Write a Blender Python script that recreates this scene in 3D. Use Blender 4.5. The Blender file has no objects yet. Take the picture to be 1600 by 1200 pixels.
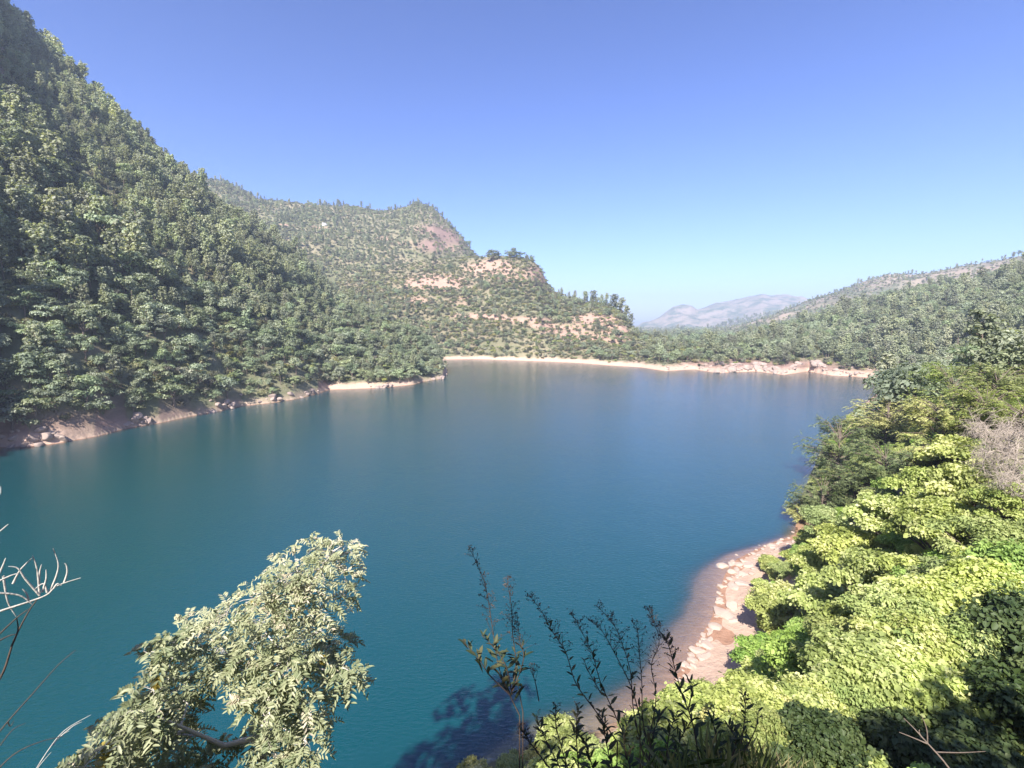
import bpy, math, random
import numpy as np
from mathutils import Vector, Matrix
from mathutils.bvhtree import BVHTree
rng = np.random.default_rng(7); random.seed(7)
sc = bpy.context.scene
COL = sc.collection
R = math.radians
# ------------------------------------------------------------------ camera
EYE = 30.0; FPX = 760.0; PITCH = R(7.1)
cam = bpy.data.cameras.new('camera'); cam.sensor_width = 36; cam.lens = 36*FPX/1600; cam.clip_end = 20000; cam.clip_start = 0.05
co = bpy.data.objects.new('camera', cam); COL.objects.link(co); co.location = (0, 0, EYE); co.rotation_euler = (math.pi/2-PITCH, 0, 0); sc.camera = co
# ------------------------------------------------------------------ sky, sun, exposure
HAZE = 2.7e-4
SUN_EL = R(45); SUN_AZ = R(199)          # clockwise from +Y : behind the camera, to the left
w = bpy.data.worlds.new('World'); sc.world = w; w.use_nodes = True
nt = w.node_tree; nt.nodes.clear()
sky = nt.nodes.new('ShaderNodeTexSky'); sky.sky_type = 'NISHITA'; sky.sun_disc = False
sky.sun_elevation = SUN_EL; sky.sun_rotation = SUN_AZ; sky.altitude = 900; sky.air_density = 1.0; sky.dust_density = 1.6; sky.ozone_density = 6.0
bg = nt.nodes.new('ShaderNodeBackground'); bg.inputs[1].default_value = 0.057
ow = nt.nodes.new('ShaderNodeOutputWorld'); tint = nt.nodes.new('ShaderNodeMix'); tint.data_type = 'RGBA'; tint.blend_type = 'MULTIPLY'; tint.inputs[0].default_value = 1; tint.inputs[7].default_value = (.96, .85, 1.03, 1); gam = nt.nodes.new('ShaderNodeGamma'); gam.inputs[1].default_value = 1.3; nt.links.new(sky.outputs[0], gam.inputs[0]); nt.links.new(gam.outputs[0], tint.inputs[6]); nt.links.new(tint.outputs[2], bg.inputs[0]); nt.links.new(bg.outputs[0], ow.inputs[0])
sl = bpy.data.lights.new('sun', 'SUN'); sl.energy = 5.0; sl.angle = R(0.5); sl.color = (1, .955, .88)
so = bpy.data.objects.new('sun', sl); COL.objects.link(so)
SD = Vector((math.sin(SUN_AZ)*math.cos(SUN_EL), math.cos(SUN_AZ)*math.cos(SUN_EL), math.sin(SUN_EL)))
so.rotation_euler = SD.to_track_quat('Z', 'Y').to_euler(); so.location = (-50, -80, 120)
vs = sc.view_settings; vs.view_transform = 'Standard'; vs.look = 'None'; vs.exposure = 1.47; vs.gamma = 1
sc.cycles.max_bounces = 6; sc.cycles.diffuse_bounces = 4; sc.cycles.glossy_bounces = 3; sc.cycles.transmission_bounces = 3
sc.cycles.transparent_max_bounces = 8; sc.cycles.volume_bounces = 0; sc.cycles.use_denoising = True

# ------------------------------------------------------------------ pixel <-> world (photo pixels, 1600 x 1200)
cp, sp_ = math.cos(PITCH), math.sin(PITCH)
def ray(px, py):
    u = (px-800)/FPX; v = (600-py)/FPX
    return np.array([u, cp+v*sp_, -sp_+v*cp])
def azel(px, py):
    d = ray(px, py); h = math.hypot(d[0], d[1]); return math.atan2(d[0], d[1]), d[2]/h
def wpt(px, py):                      # point on the water level
    d = ray(px, py); t = -EYE/d[2]; return (d[0]*t, d[1]*t)
def at(px, py, r):                    # point at horizontal distance r
    d = ray(px, py); h = math.hypot(d[0], d[1]); return Vector((d[0]*r/h, d[1]*r/h, EYE+d[2]*r/h))
def project(P):
    P = np.asarray(P, float); x = P[..., 0]; y = P[..., 1]; z = P[..., 2]-EYE
    f = y*cp-z*sp_; up = y*sp_+z*cp; f = np.where(f < .01, .01, f)
    return 800+FPX*x/f, 600-FPX*up/f

# ------------------------------------------------------------------ noise
def _hash(ix, iy, seed):
    n = (ix.astype(np.int64)*374761393+iy.astype(np.int64)*668265263+seed*69069) & 0x7fffffff
    n = ((n ^ (n >> 13))*1274126177) & 0x7fffffff
    return ((n ^ (n >> 16)) & 0xffff)/65535.0
def vnoise(x, y, seed=0):
    ix = np.floor(x); iy = np.floor(y); fx = x-ix; fy = y-iy; fx = fx*fx*(3-2*fx); fy = fy*fy*(3-2*fy)
    a = _hash(ix, iy, seed); b = _hash(ix+1, iy, seed); c = _hash(ix, iy+1, seed); d = _hash(ix+1, iy+1, seed)
    return (a*(1-fx)+b*fx)*(1-fy)+(c*(1-fx)+d*fx)*fy
def fbm(x, y, s, octv=4, seed=0):
    t = 0; amp = .5; x = x/s; y = y/s
    for i in range(octv):
        t = t+amp*(vnoise(x, y, seed+i*17)*2-1); amp *= .5; x = x*2.03+7.1; y = y*2.03+3.3
    return t
def ridged(x, y, s, octv=3, seed=0):
    t = 0; amp = .5; x = x/s; y = y/s
    for i in range(octv):
        t = t+amp*(1-2*abs(vnoise(x, y, seed+i*13)*2-1)); amp *= .5; x = x*2.1+1.7; y = y*2.1+9.3
    return t

# ------------------------------------------------------------------ lake outline (world xy)
near_w = [(-420, -170), (-250, -70), (-120, -5), (-60, 12), (-25, 22), (-5, 28), (1.5, 31.6)]
near_p = [(930, 1150), (1040, 1085), (1066, 1045), (1085, 1010), (1112, 968), (1122, 935), (1132, 900), (1150, 875), (1200, 850), (1240, 835)]
NEAR = near_w+[wpt(*p) for p in near_p]+[(52, 84), (75, 115), (118, 165)]
FAR = [wpt(*p) for p in [(1388, 602), (1372, 592), (1335, 588), (1300, 587), (1262, 580), (1225, 586), (1180, 580), (1120, 583), (1085, 577), (1040, 580), (1000, 574), (950, 571), (900, 567), (850, 565), (800, 563), (740, 561), (700, 562)]]+[at(640, 560, 400)[:2]]
LEFT = [wpt(*p) for p in [(698, 582), (692, 592), (662, 596), (645, 601), (600, 606), (550, 608), (512, 609), (497, 615), (460, 624), (420, 630), (380, 634), (340, 643), (300, 650), (250, 661), (200, 669), (150, 682), (100, 691), (50, 698), (0, 699), (-120, 745)]]+[(-235, 50), (-330, -40), (-460, -120)]
LAKE = np.array([tuple(p) for p in NEAR+FAR+LEFT]); NN = len(NEAR)
KN = np.interp(np.arange(NN), [0, NN-5, NN-3, NN-1], [1, 1, .75, .3])
def lake_sd(x, y):
    """signed distance (negative in the lake), nearest is near bank weight"""
    sh = x.shape; x = x.ravel(); y = y.ravel(); best = np.full(x.shape, 1e9); k = np.zeros(x.shape); ins = np.zeros(x.shape, bool)
    n = len(LAKE)
    for i in range(n):
        ax, ay = LAKE[i]; bx, by = LAKE[(i+1) % n]; dx, dy = bx-ax, by-ay
        t = np.clip(((x-ax)*dx+(y-ay)*dy)/(dx*dx+dy*dy), 0, 1); d = np.hypot(x-ax-t*dx, y-ay-t*dy)
        kk = KN[i]*(1-t)+KN[i+1]*t if i < NN-1 else 0*t
        m = d < best; best = np.where(m, d, best); k = np.where(m, kk, k)
        if ay != by:
            c = ((ay > y) != (by > y)) & (x < (bx-ax)*(y-ay)/(by-ay)+ax); ins ^= c
    return np.where(ins, -best, best).reshape(sh), k.reshape(sh)

# ------------------------------------------------------------------ hills, each from a foot line and a crest line: (px, py, distance, tree height)
def line(pts, extra=()):
    rows = []
    for (px, py, r, th) in pts:
        a, e = azel(px, py); rows.append((a, r, EYE+e*r-th))
    rows += [(R(a), r, z) for a, r, z in extra]
    rows.sort(); return np.array(rows)
def shore(pts, extra=()):
    rows = []
    for p in pts:
        x, y = p; rows.append((math.atan2(x, y), math.hypot(x, y), 0.0))
    rows += [(R(a), r, z) for a, r, z in extra]; rows.sort(); return np.array(rows)
LEFTV = [wpt(*p) for p in [(702, 580), (692, 592), (662, 596), (645, 601), (600, 606), (550, 608), (512, 609), (497, 615), (460, 624), (420, 630), (380, 634), (340, 643), (300, 650), (250, 661), (200, 669), (150, 682), (100, 691), (50, 698), (0, 699), (-120, 745)]]
LAY = []
def layer(name, foot, crest, p, back, amp, scale, zmin=-30): LAY.append(dict(n=name, f=foot, c=crest, p=p, b=back, a=amp, s=scale, zmin=zmin))
layer('near_left', shore(LEFTV, [(-75, 240, 0), (-95, 330, 0), (-140, 400, 0)]),
      line([(-200, -280, 470, 8), (-60, -90, 470, 8), (8, 10, 455, 9), (60, 62, 450, 9), (120, 112, 446, 8), (170, 150, 442, 9), (228, 195, 436, 9), (262, 238, 430, 7), (290, 262, 425, 6), (330, 295, 420, 9), (400, 345, 420, 10), (450, 380, 418, 10),
            (490, 415, 410, 10), (533, 455, 395, 9), (597, 480, 370, 9), (640, 505, 352, 9), (663, 518, 340, 9), (690, 548, 318, 7), (699, 575, 300, 3), (706, 600, 295, 2)], [(-75, 520, 300), (-100, 560, 240), (-140, 600, 60)]), .86, .45, 9, 70)
layer('shoulder', shore([wpt(p, q) for p, q in [(690, 562), (740, 561), (800, 563), (900, 567), (1000, 574), (1100, 580), (1225, 585), (1300, 587)]], [(-28, 400, 0)]),
      line([(440, 440, 640, 6), (560, 420, 640, 6), (640, 404, 640, 6), (700, 398, 635, 5), (742, 396, 625, 5), (780, 394, 610, 4), (812, 396, 600, 4), (835, 404, 592, 3), (846, 418, 588, 3), (854, 436, 584, 3), (864, 452, 576, 3), (880, 463, 560, 0), (905, 471, 545, 0),
            (930, 474, 535, 0), (955, 480, 525, 0), (972, 487, 515, 1), (985, 502, 505, 5), (1000, 512, 500, 8), (1030, 514, 490, 8), (1060, 520, 480, 8), (1100, 528, 470, 7), (1130, 536, 450, 7), (1180, 548, 430, 6), (1260, 560, 400, 5), (1330, 575, 390, 5)]), .9, .35, 5, 45)
layer('middle', line([(-50, 420, 560, 0), (300, 470, 520, 0), (600, 520, 520, 0), (760, 520, 560, 0)]),
      line([(-100, 150, 1000, 6), (250, 245, 980, 6), (310, 272, 950, 7), (352, 276, 930, 7), (400, 302, 930, 8), (480, 312, 920, 8), (560, 316, 900, 8), (600, 324, 890, 7), (636, 318, 880, 5), (652, 312, 880, 3), (676, 320, 875, 3), (700, 342, 870, 5), (722, 364, 865, 5),
            (738, 388, 850, 4), (760, 410, 820, 3), (800, 450, 800, 0)]), 1.0, .4, 12, 110)
layer('right', shore([(187, 241)]+[wpt(p, q) for p, q in [(1100, 580), (1225, 586), (1300, 587), (1372, 592)]], [(42, 275, 0), (50, 230, 0), (60, 200, 0), (90, 170, 0), (120, 200, 0)]),
      line([(1060, 540, 520, 8), (1100, 535, 520, 7), (1132, 528, 530, 8), (1175, 518, 540, 8), (1215, 505, 560, 8), (1260, 492, 580, 8), (1310, 474, 600, 8), (1360, 460, 620, 8), (1410, 450, 640, 7), (1450, 443, 650, 6), (1500, 434, 650, 5), (1550, 422, 640, 5), (1600, 408, 620, 5), (1700, 370, 600, 5)],
           [(60, 560, 130), (90, 500, 170), (130, 480, 150)]), .95, .3, 7, 70)
layer('far_right', line([(1080, 530, 900, 0), (1600, 500, 800, 0)]),
      line([(1090, 520, 1500, 8), (1140, 510, 1450, 8), (1200, 492, 1400, 8), (1225, 480, 1380, 8), (1262, 466, 1350, 8), (1300, 453, 1320, 8), (1340, 438, 1300, 8), (1385, 423, 1280, 8), (1440, 422, 1250, 7), (1480, 414, 1220, 7), (1540, 405, 1200, 6), (1600, 393, 1150, 6), (1720, 350, 1100, 6)], [(62, 1100, 260), (90, 1100, 240)]), 1.0, .4, 16, 130)
layer('valley_ridge', line([(1040, 530, 1700, 0), (1300, 520, 1700, 0)]),
      line([(1040, 530, 2300, 8), (1095, 517, 2300, 8), (1130, 505, 2280, 8), (1180, 492, 2260, 8), (1240, 482, 2250, 8), (1320, 478, 2250, 8)]), 1.0, .5, 14, 180)
layer('far_mountain', line([(1000, 520, 2900, 0), (1340, 510, 2900, 0)]),
      line([(985, 520, 3900, 0), (1010, 508, 3900, 0), (1030, 497, 3850, 0), (1040, 489, 3800, 0), (1052, 480, 3750, 0), (1066, 476, 3700, 0), (1080, 477, 3700, 0), (1090, 484, 3750, 0), (1102, 482, 3800, 0), (1118, 474, 3900, 0), (1140, 470, 4000, 0), (1165, 465, 4000, 0),
            (1190, 459, 4000, 0), (1205, 463, 4000, 0), (1225, 461, 4050, 0), (1250, 464, 4100, 0), (1270, 470, 4100, 0), (1330, 470, 4100, 0)]), .8, .4, 60, 420)

def terrain(x, y, cls=False):
    x = np.asarray(x, float); y = np.asarray(y, float)
    sd, k = lake_sd(x, y); a = np.arctan2(x, y); r = np.hypot(x, y)
    # lake bed: shallow shelf by the near beach
    sh = np.exp(-(((x-15)/20)**2+((y-47)/24)**2)**2); s = -sd; ws = 2.6*sh+.01; s = s*(1+.25*fbm(x, y, 5, 3, 71))
    bed = -np.where(s < ws, s*.075, ws*.075+(s-ws)*.45); bed = np.maximum(bed, -11)
    # near bank
    g = np.interp(sd, [0, 2, 5, 7, 27, 31.5, 38, 60, 110, 200], [0, .35, 1.1, 3, 28.3, 28.45, 33, 46, 60, 70])*k
    dd = x*.75+y*.66-1; far_lim = np.maximum(28.4-.8*np.maximum(dd, 0), 12.5+.14*dd)
    g = np.where(dd > 0, np.minimum(g, far_lim+0*k), g)
    rough = np.clip(sd/4, 0, 1)*np.clip((r-8)/8, 0, 1)
    g = g+fbm(x, y, 6, 4, 3)*1.3*rough
    bank = np.minimum(sd*.42, 3.2)*(1+.5*fbm(x, y, 9, 3, 5))+np.clip(sd-20, 0, 60)*.05
    rocky = np.exp(-(((x-120)/42)**2+((y-284)/22)**2))
    bank = bank+rocky*np.clip(sd, 0, 8)*.35*(1+ridged(x, y, 9, 3, 9))
    land = np.maximum(np.where(k > 0, g, 0), np.where(k > .5, 0, bank))
    back = np.clip((r-450)/600, 0, 1)*np.clip((abs(a)-R(60))/R(25), 0, 1)*90
    land = land+back
    z = np.where(sd < 0, bed, land); c = np.where(sd < 0, 1, 0)
    for i, L in enumerate(LAY):
        F, Cc = L['f'], L['c']
        rf = np.interp(a, F[:, 0], F[:, 1]); zf = np.interp(a, F[:, 0], F[:, 2]); rc = np.interp(a, Cc[:, 0], Cc[:, 1]); zc = np.interp(a, Cc[:, 0], Cc[:, 2])
        edge = np.minimum(a-max(F[0, 0], Cc[0, 0])+R(2), min(F[-1, 0], Cc[-1, 0])+R(2)-a)/R(2); edge = np.clip(edge, 0, 1)
        t = np.clip((r-rf)/(rc-rf), 0, 2); tt = np.clip(t, 0, 1)
        h = zf+(zc-zf)*tt**L['p']
        h = np.where(r > rc, zc-np.minimum((r-rc)*L['b'], abs(zc)*.55), h)
        n = ridged(x, y, L['s'], 4, 31+i*7)*L['a']*np.sin(np.pi*np.clip(tt, 0, 1))**.8+fbm(x, y, L['s']*.3, 4, 91+i)*L['a']*.22*np.clip(tt*6, 0, 1)
        h = h+n
        if L['n'] == 'shoulder':       # cliffs under the shoulder's rim, old terraces below
            h = h+.5*np.clip(1-abs(tt-.45)/.4, 0, 1)*np.sin(h*.9+3*fbm(x, y, 40, 2, 8))
        h = np.where((r < rf) | (edge <= 0), -99, h*edge-30*(1-edge))
        if L['n'] in ('near_left', 'shoulder', 'right'): h = np.where(sd > 0, h, -99)
        m = h > z; z = np.where(m, h, z); c = np.where(m, 2+i, c)
    return (z, c) if cls else z
def tz(x, y): return float(terrain(np.array([x]), np.array([y]))[0])

# ------------------------------------------------------------------ helpers
def tag(o, label=None, cat=None, group=None, kind=None):
    if label: o['label'] = label
    if cat: o['category'] = cat
    if group: o['group'] = group
    if kind: o['kind'] = kind
    return o
def new_mesh(name, V, F, attrs=None, smooth=False):
    """V (n,3); F (m,k) equal sized or list of arrays"""
    me = bpy.data.meshes.new(name); Fs = F if isinstance(F, list) else [F]; Fs = [np.asarray(f, np.int32) for f in Fs if len(f)]
    V = np.ascontiguousarray(V, np.float32); me.vertices.add(len(V)); me.vertices.foreach_set('co', V.ravel())
    tot = np.concatenate([np.full(len(f), f.shape[1], np.int32) for f in Fs]); st = np.concatenate([[0], np.cumsum(tot)[:-1]]).astype(np.int32)
    li = np.concatenate([f.ravel() for f in Fs]); me.loops.add(len(li)); me.loops.foreach_set('vertex_index', li)
    me.polygons.add(len(tot)); me.polygons.foreach_set('loop_start', st); me.polygons.foreach_set('loop_total', tot)
    if smooth: me.polygons.foreach_set('use_smooth', np.ones(len(tot), bool))
    for k_, v in (attrs or {}).items():
        at_ = me.attributes.new(k_, 'FLOAT', 'POINT'); at_.data.foreach_set('value', np.ascontiguousarray(v, np.float32))
    me.update(); me.validate(); return me
def obj(name, me, mat=None, parent=None, loc=None):
    o = bpy.data.objects.new(name, me); COL.objects.link(o)
    if mat and not me.materials: me.materials.append(mat)
    if parent: o.parent = parent
    if loc is not None: o.location = loc
    return o
def unit(v): return v/np.maximum(np.linalg.norm(v, axis=-1, keepdims=True), 1e-9)

def leaves(C, N, size, aspect=.5, D=None, fold=.25, simple=False, var=None):
    """leaf blades: centres C, facing N, pointing along D. simple: one quad; else a folded six point blade"""
    n = len(C); N = unit(N)
    if D is None: D = rng.normal(size=(n, 3))
    D = unit(D-N*(D*N).sum(1, keepdims=True)); S = np.cross(N, D)
    L = (np.broadcast_to(size, (n,)))[:, None]; W = L*aspect
    if var is None: var = rng.random(n)
    if simple:
        P = np.stack([C-D*L*.5, C+S*W*.5+N*fold*W*.3, C+D*L*.5, C-S*W*.5+N*fold*W*.3], 1)
        F = np.arange(n*4).reshape(n, 4); return P.reshape(-1, 3), [F], np.repeat(var, 4)
    up = N*fold*W*.5
    P = np.stack([C-D*L*.5, C-D*L*.15+S*W*.48+up, C+D*L*.22+S*W*.4+up, C+D*L*.5-N*L*.06, C+D*L*.22-S*W*.4+up, C-D*L*.15-S*W*.48+up], 1)
    b = (np.arange(n)*6)[:, None]; F = np.concatenate([b+np.array([[0, 1, 2, 3]]), b+np.array([[0, 3, 4, 5]])])
    return P.reshape(-1, 3), [F], np.repeat(var, 6)
def tube(pts, rad, sides=6):
    pts = np.array([list(p) for p in pts], float); n = len(pts); rad = np.broadcast_to(rad, (n,))
    T = np.gradient(pts, axis=0) if n > 1 else pts; T = unit(T); ref = np.array([0, 0, 1.]) if abs(T[0, 2]) < .9 else np.array([1., 0, 0])
    A = unit(np.cross(T, ref)); B = np.cross(T, A); ang = np.arange(sides)*2*np.pi/sides
    V = pts[:, None]+rad[:, None, None]*(A[:, None]*np.cos(ang)[None, :, None]+B[:, None]*np.sin(ang)[None, :, None]); V = V.reshape(-1, 3)
    i, j = np.meshgrid(np.arange(n-1), np.arange(sides), indexing='ij'); j2 = (j+1) % sides
    F = np.stack([i*sides+j, i*sides+j2, (i+1)*sides+j2, (i+1)*sides+j], -1).reshape(-1, 4)
    return V, F
class MB:
    def __init__(s): s.V = []; s.Q = []; s.A = []; s.n = 0
    def add(s, V, F, a=.5):
        for f in (F if isinstance(F, list) else [F]): s.Q.append(np.asarray(f)+s.n)
        s.V.append(V); s.A.append(np.broadcast_to(a, (len(V),))); s.n += len(V)
    def tube(s, pts, rad, sides=5, a=.5): V, F = tube(pts, rad, sides); s.add(V, F, a)
    def mesh(s, name, smooth=False): return new_mesh(name, np.concatenate(s.V), s.Q, {'var': np.concatenate(s.A)}, smooth)

# ------------------------------------------------------------------ materials
def mk(name):
    m = bpy.data.materials.new(name); m.use_nodes = True; n = m.node_tree.nodes; n.clear(); return m, n, m.node_tree.links
def ramp(n, l, src, stops):
    r = n.new('ShaderNodeValToRGB'); e = r.color_ramp.elements
    while len(e) > 1: e.remove(e[-1])
    e[0].position = stops[0][0]; e[0].color = (*stops[0][1], 1)
    for p, c in stops[1:]: q = e.new(p); q.color = (*c, 1)
    l.new(src, r.inputs[0]); return r.outputs[0]
def attr(n, name): a = n.new('ShaderNodeAttribute'); a.attribute_name = name; return a.outputs['Fac']
def math_(n, l, op, a, b=None, clamp=False):
    m = n.new('ShaderNodeMath'); m.operation = op; m.use_clamp = clamp
    for i, v in enumerate((a, b)):
        if v is None: continue
        if isinstance(v, (int, float)): m.inputs[i].default_value = v
        else: l.new(v, m.inputs[i])
    return m.outputs[0]
def mix(n, l, f, a, b, mode='MIX'):
    m = n.new('ShaderNodeMix'); m.data_type = 'RGBA'; m.blend_type = mode
    for s, v in ((m.inputs[0], f), (m.inputs[6], a), (m.inputs[7], b)):
        if isinstance(v, (int, float)): s.default_value = v
        elif isinstance(v, tuple): s.default_value = (*v, 1)
        else: l.new(v, s)
    return m.outputs[2]
def noise(n, l, vec, scale, detail=4, rough=.55):
    t = n.new('ShaderNodeTexNoise'); t.inputs['Scale'].default_value = scale; t.inputs['Detail'].default_value = detail; t.inputs['Roughness'].default_value = rough
    if vec is not None: l.new(vec, t.inputs['Vector'])
    return t.outputs['Fac']
def leaf_mat(name, stops, trans=.3, hue=.5, rough=.55, spec=.25, tcol=(1.15, 1.2, .5)):
    m, n, l = mk(name)
    col = ramp(n, l, attr(n, 'var'), stops)
    oi = n.new('ShaderNodeObjectInfo'); hs = n.new('ShaderNodeHueSaturation')
    l.new(math_(n, l, 'ADD', math_(n, l, 'MULTIPLY', oi.outputs['Random'], .05*hue), .5-.025*hue), hs.inputs['Hue'])
    l.new(math_(n, l, 'ADD', math_(n, l, 'MULTIPLY', math_(n, l, 'FRACT', math_(n, l, 'MULTIPLY', oi.outputs['Random'], 17.3)), .7*hue), 1-.35*hue), hs.inputs['Value'])
    l.new(math_(n, l, 'ADD', math_(n, l, 'MULTIPLY', math_(n, l, 'FRACT', math_(n, l, 'MULTIPLY', oi.outputs['Random'], 7.7)), .5*hue), 1-.25*hue), hs.inputs['Saturation'])
    l.new(col, hs.inputs['Color']); b = n.new('ShaderNodeBsdfPrincipled'); l.new(hs.outputs[0], b.inputs['Base Color'])
    b.inputs['Roughness'].default_value = rough; b.inputs['Specular IOR Level'].default_value = spec
    out = n.new('ShaderNodeOutputMaterial')
    if trans > 0:
        t = n.new('ShaderNodeBsdfTranslucent'); l.new(mix(n, l, 1.0, hs.outputs[0], tcol, 'MULTIPLY'), t.inputs[0])
        x = n.new('ShaderNodeMixShader'); x.inputs[0].default_value = trans; l.new(b.outputs[0], x.inputs[1]); l.new(t.outputs[0], x.inputs[2]); l.new(x.outputs[0], out.inputs[0])
    else: l.new(b.outputs[0], out.inputs[0])
    return m
def plain(name, c1, c2, scale=8, rough=.85, bump=.3, obj_space=True):
    m, n, l = mk(name); tc = n.new('ShaderNodeTexCoord'); v = tc.outputs['Object']
    f = noise(n, l, v, scale, 6, .65); col = mix(n, l, f, c1, c2); b = n.new('ShaderNodeBsdfPrincipled'); l.new(col, b.inputs['Base Color']); b.inputs['Roughness'].default_value = rough
    b.inputs['Specular IOR Level'].default_value = .2
    bp = n.new('ShaderNodeBump'); bp.inputs['Strength'].default_value = bump; bp.inputs['Distance'].default_value = .05; l.new(noise(n, l, v, scale*2.5, 6), bp.inputs['Height']); l.new(bp.outputs[0], b.inputs['Normal'])
    out = n.new('ShaderNodeOutputMaterial'); l.new(b.outputs[0], out.inputs[0]); return m
M = {}
M['pine'] = leaf_mat('pine_needles', [(0, (.16, .18, .125)), (.5, (.275, .3, .205)), (1, (.4, .41, .29))], .4, 1.0)
M['broad'] = leaf_mat('forest_leaves', [(0, (.14, .17, .105)), (.5, (.24, .28, .175)), (1, (.36, .39, .26))], .4, 1.0)
M['bush'] = leaf_mat('bush_leaves', [(0, (.10, .115, .055)), (.5, (.175, .185, .09)), (1, (.28, .26, .14))], .25, 1.8)
M['lime'] = leaf_mat('lime_leaves', [(0, (.2, .24, .07)), (.5, (.43, .48, .16)), (1, (.66, .64, .34))], .42, .35)
M['acacia'] = leaf_mat('feathery_leaves', [(0, (.15, .2, .06)), (.5, (.28, .33, .11)), (1, (.43, .45, .19))], .35, .5)
M['silver'] = leaf_mat('silver_leaves', [(0, (.15, .18, .09)), (.5, (.27, .285, .16)), (.85, (.4, .4, .25)), (1, (.5, .43, .32))], .25, 0, .5, .35)
M['fresh'] = leaf_mat('fresh_leaves', [(0, (.14, .23, .05)), (.5, (.28, .4, .09)), (1, (.44, .52, .17))], .35, .2)
M['shade_tint'] = leaf_mat('shade_tinted_leaves', [(0, (.035, .06, .02)), (.5, (.06, .09, .03)), (1, (.11, .14, .05))], .25, .3)  # lime shrub leaves recoloured dark to paint in shade at the lower right
M['pale_aca'] = leaf_mat('pale_feathery_leaves', [(0, (.26, .28, .09)), (.5, (.44, .45, .16)), (1, (.62, .58, .27))], .3, .3)
M['pale_bush'] = leaf_mat('pale_bush_leaves', [(0, (.28, .28, .09)), (.5, (.5, .47, .17)), (1, (.68, .6, .32))], .3, .2)
M['yellow'] = leaf_mat('yellow_leaves', [(0, (.45, .33, .06)), (1, (.6, .48, .12))], .3, 0)
M['dark_aca'] = leaf_mat('dark_feathery_leaves', [(0, (.07, .1, .045)), (.5, (.15, .19, .08)), (1, (.28, .31, .15))], .3, .5)
M['weed'] = leaf_mat('weed_leaves', [(0, (.025, .04, .02)), (.6, (.045, .06, .025)), (1, (.09, .08, .035))], .15, .2)  # leaf colour darkened to help paint the shade the weeds stand in
M['grass'] = leaf_mat('grass_blades', [(0, (.05, .08, .02)), (.6, (.12, .14, .04)), (1, (.3, .25, .12))], .3, .2)
M['bark'] = plain('bark', (.09, .065, .05), (.2, .16, .13), 14)
M['pale_bark'] = plain('pale_bark', (.45, .4, .34), (.62, .57, .5), 20)
M['dry'] = plain('dry_twigs', (.24, .2, .16), (.44, .37, .31), 10)
M['dark_stem'] = plain('dark_stem', (.05, .035, .03), (.1, .07, .05), 20)
M['stone'] = plain('pale_stone', (.26, .2, .16), (.46, .36, .3), 2.2, .9, .6)
M['boulder'] = plain('boulder_stone', (.17, .13, .11), (.40, .31, .26), .9, .9, .8)

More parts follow.
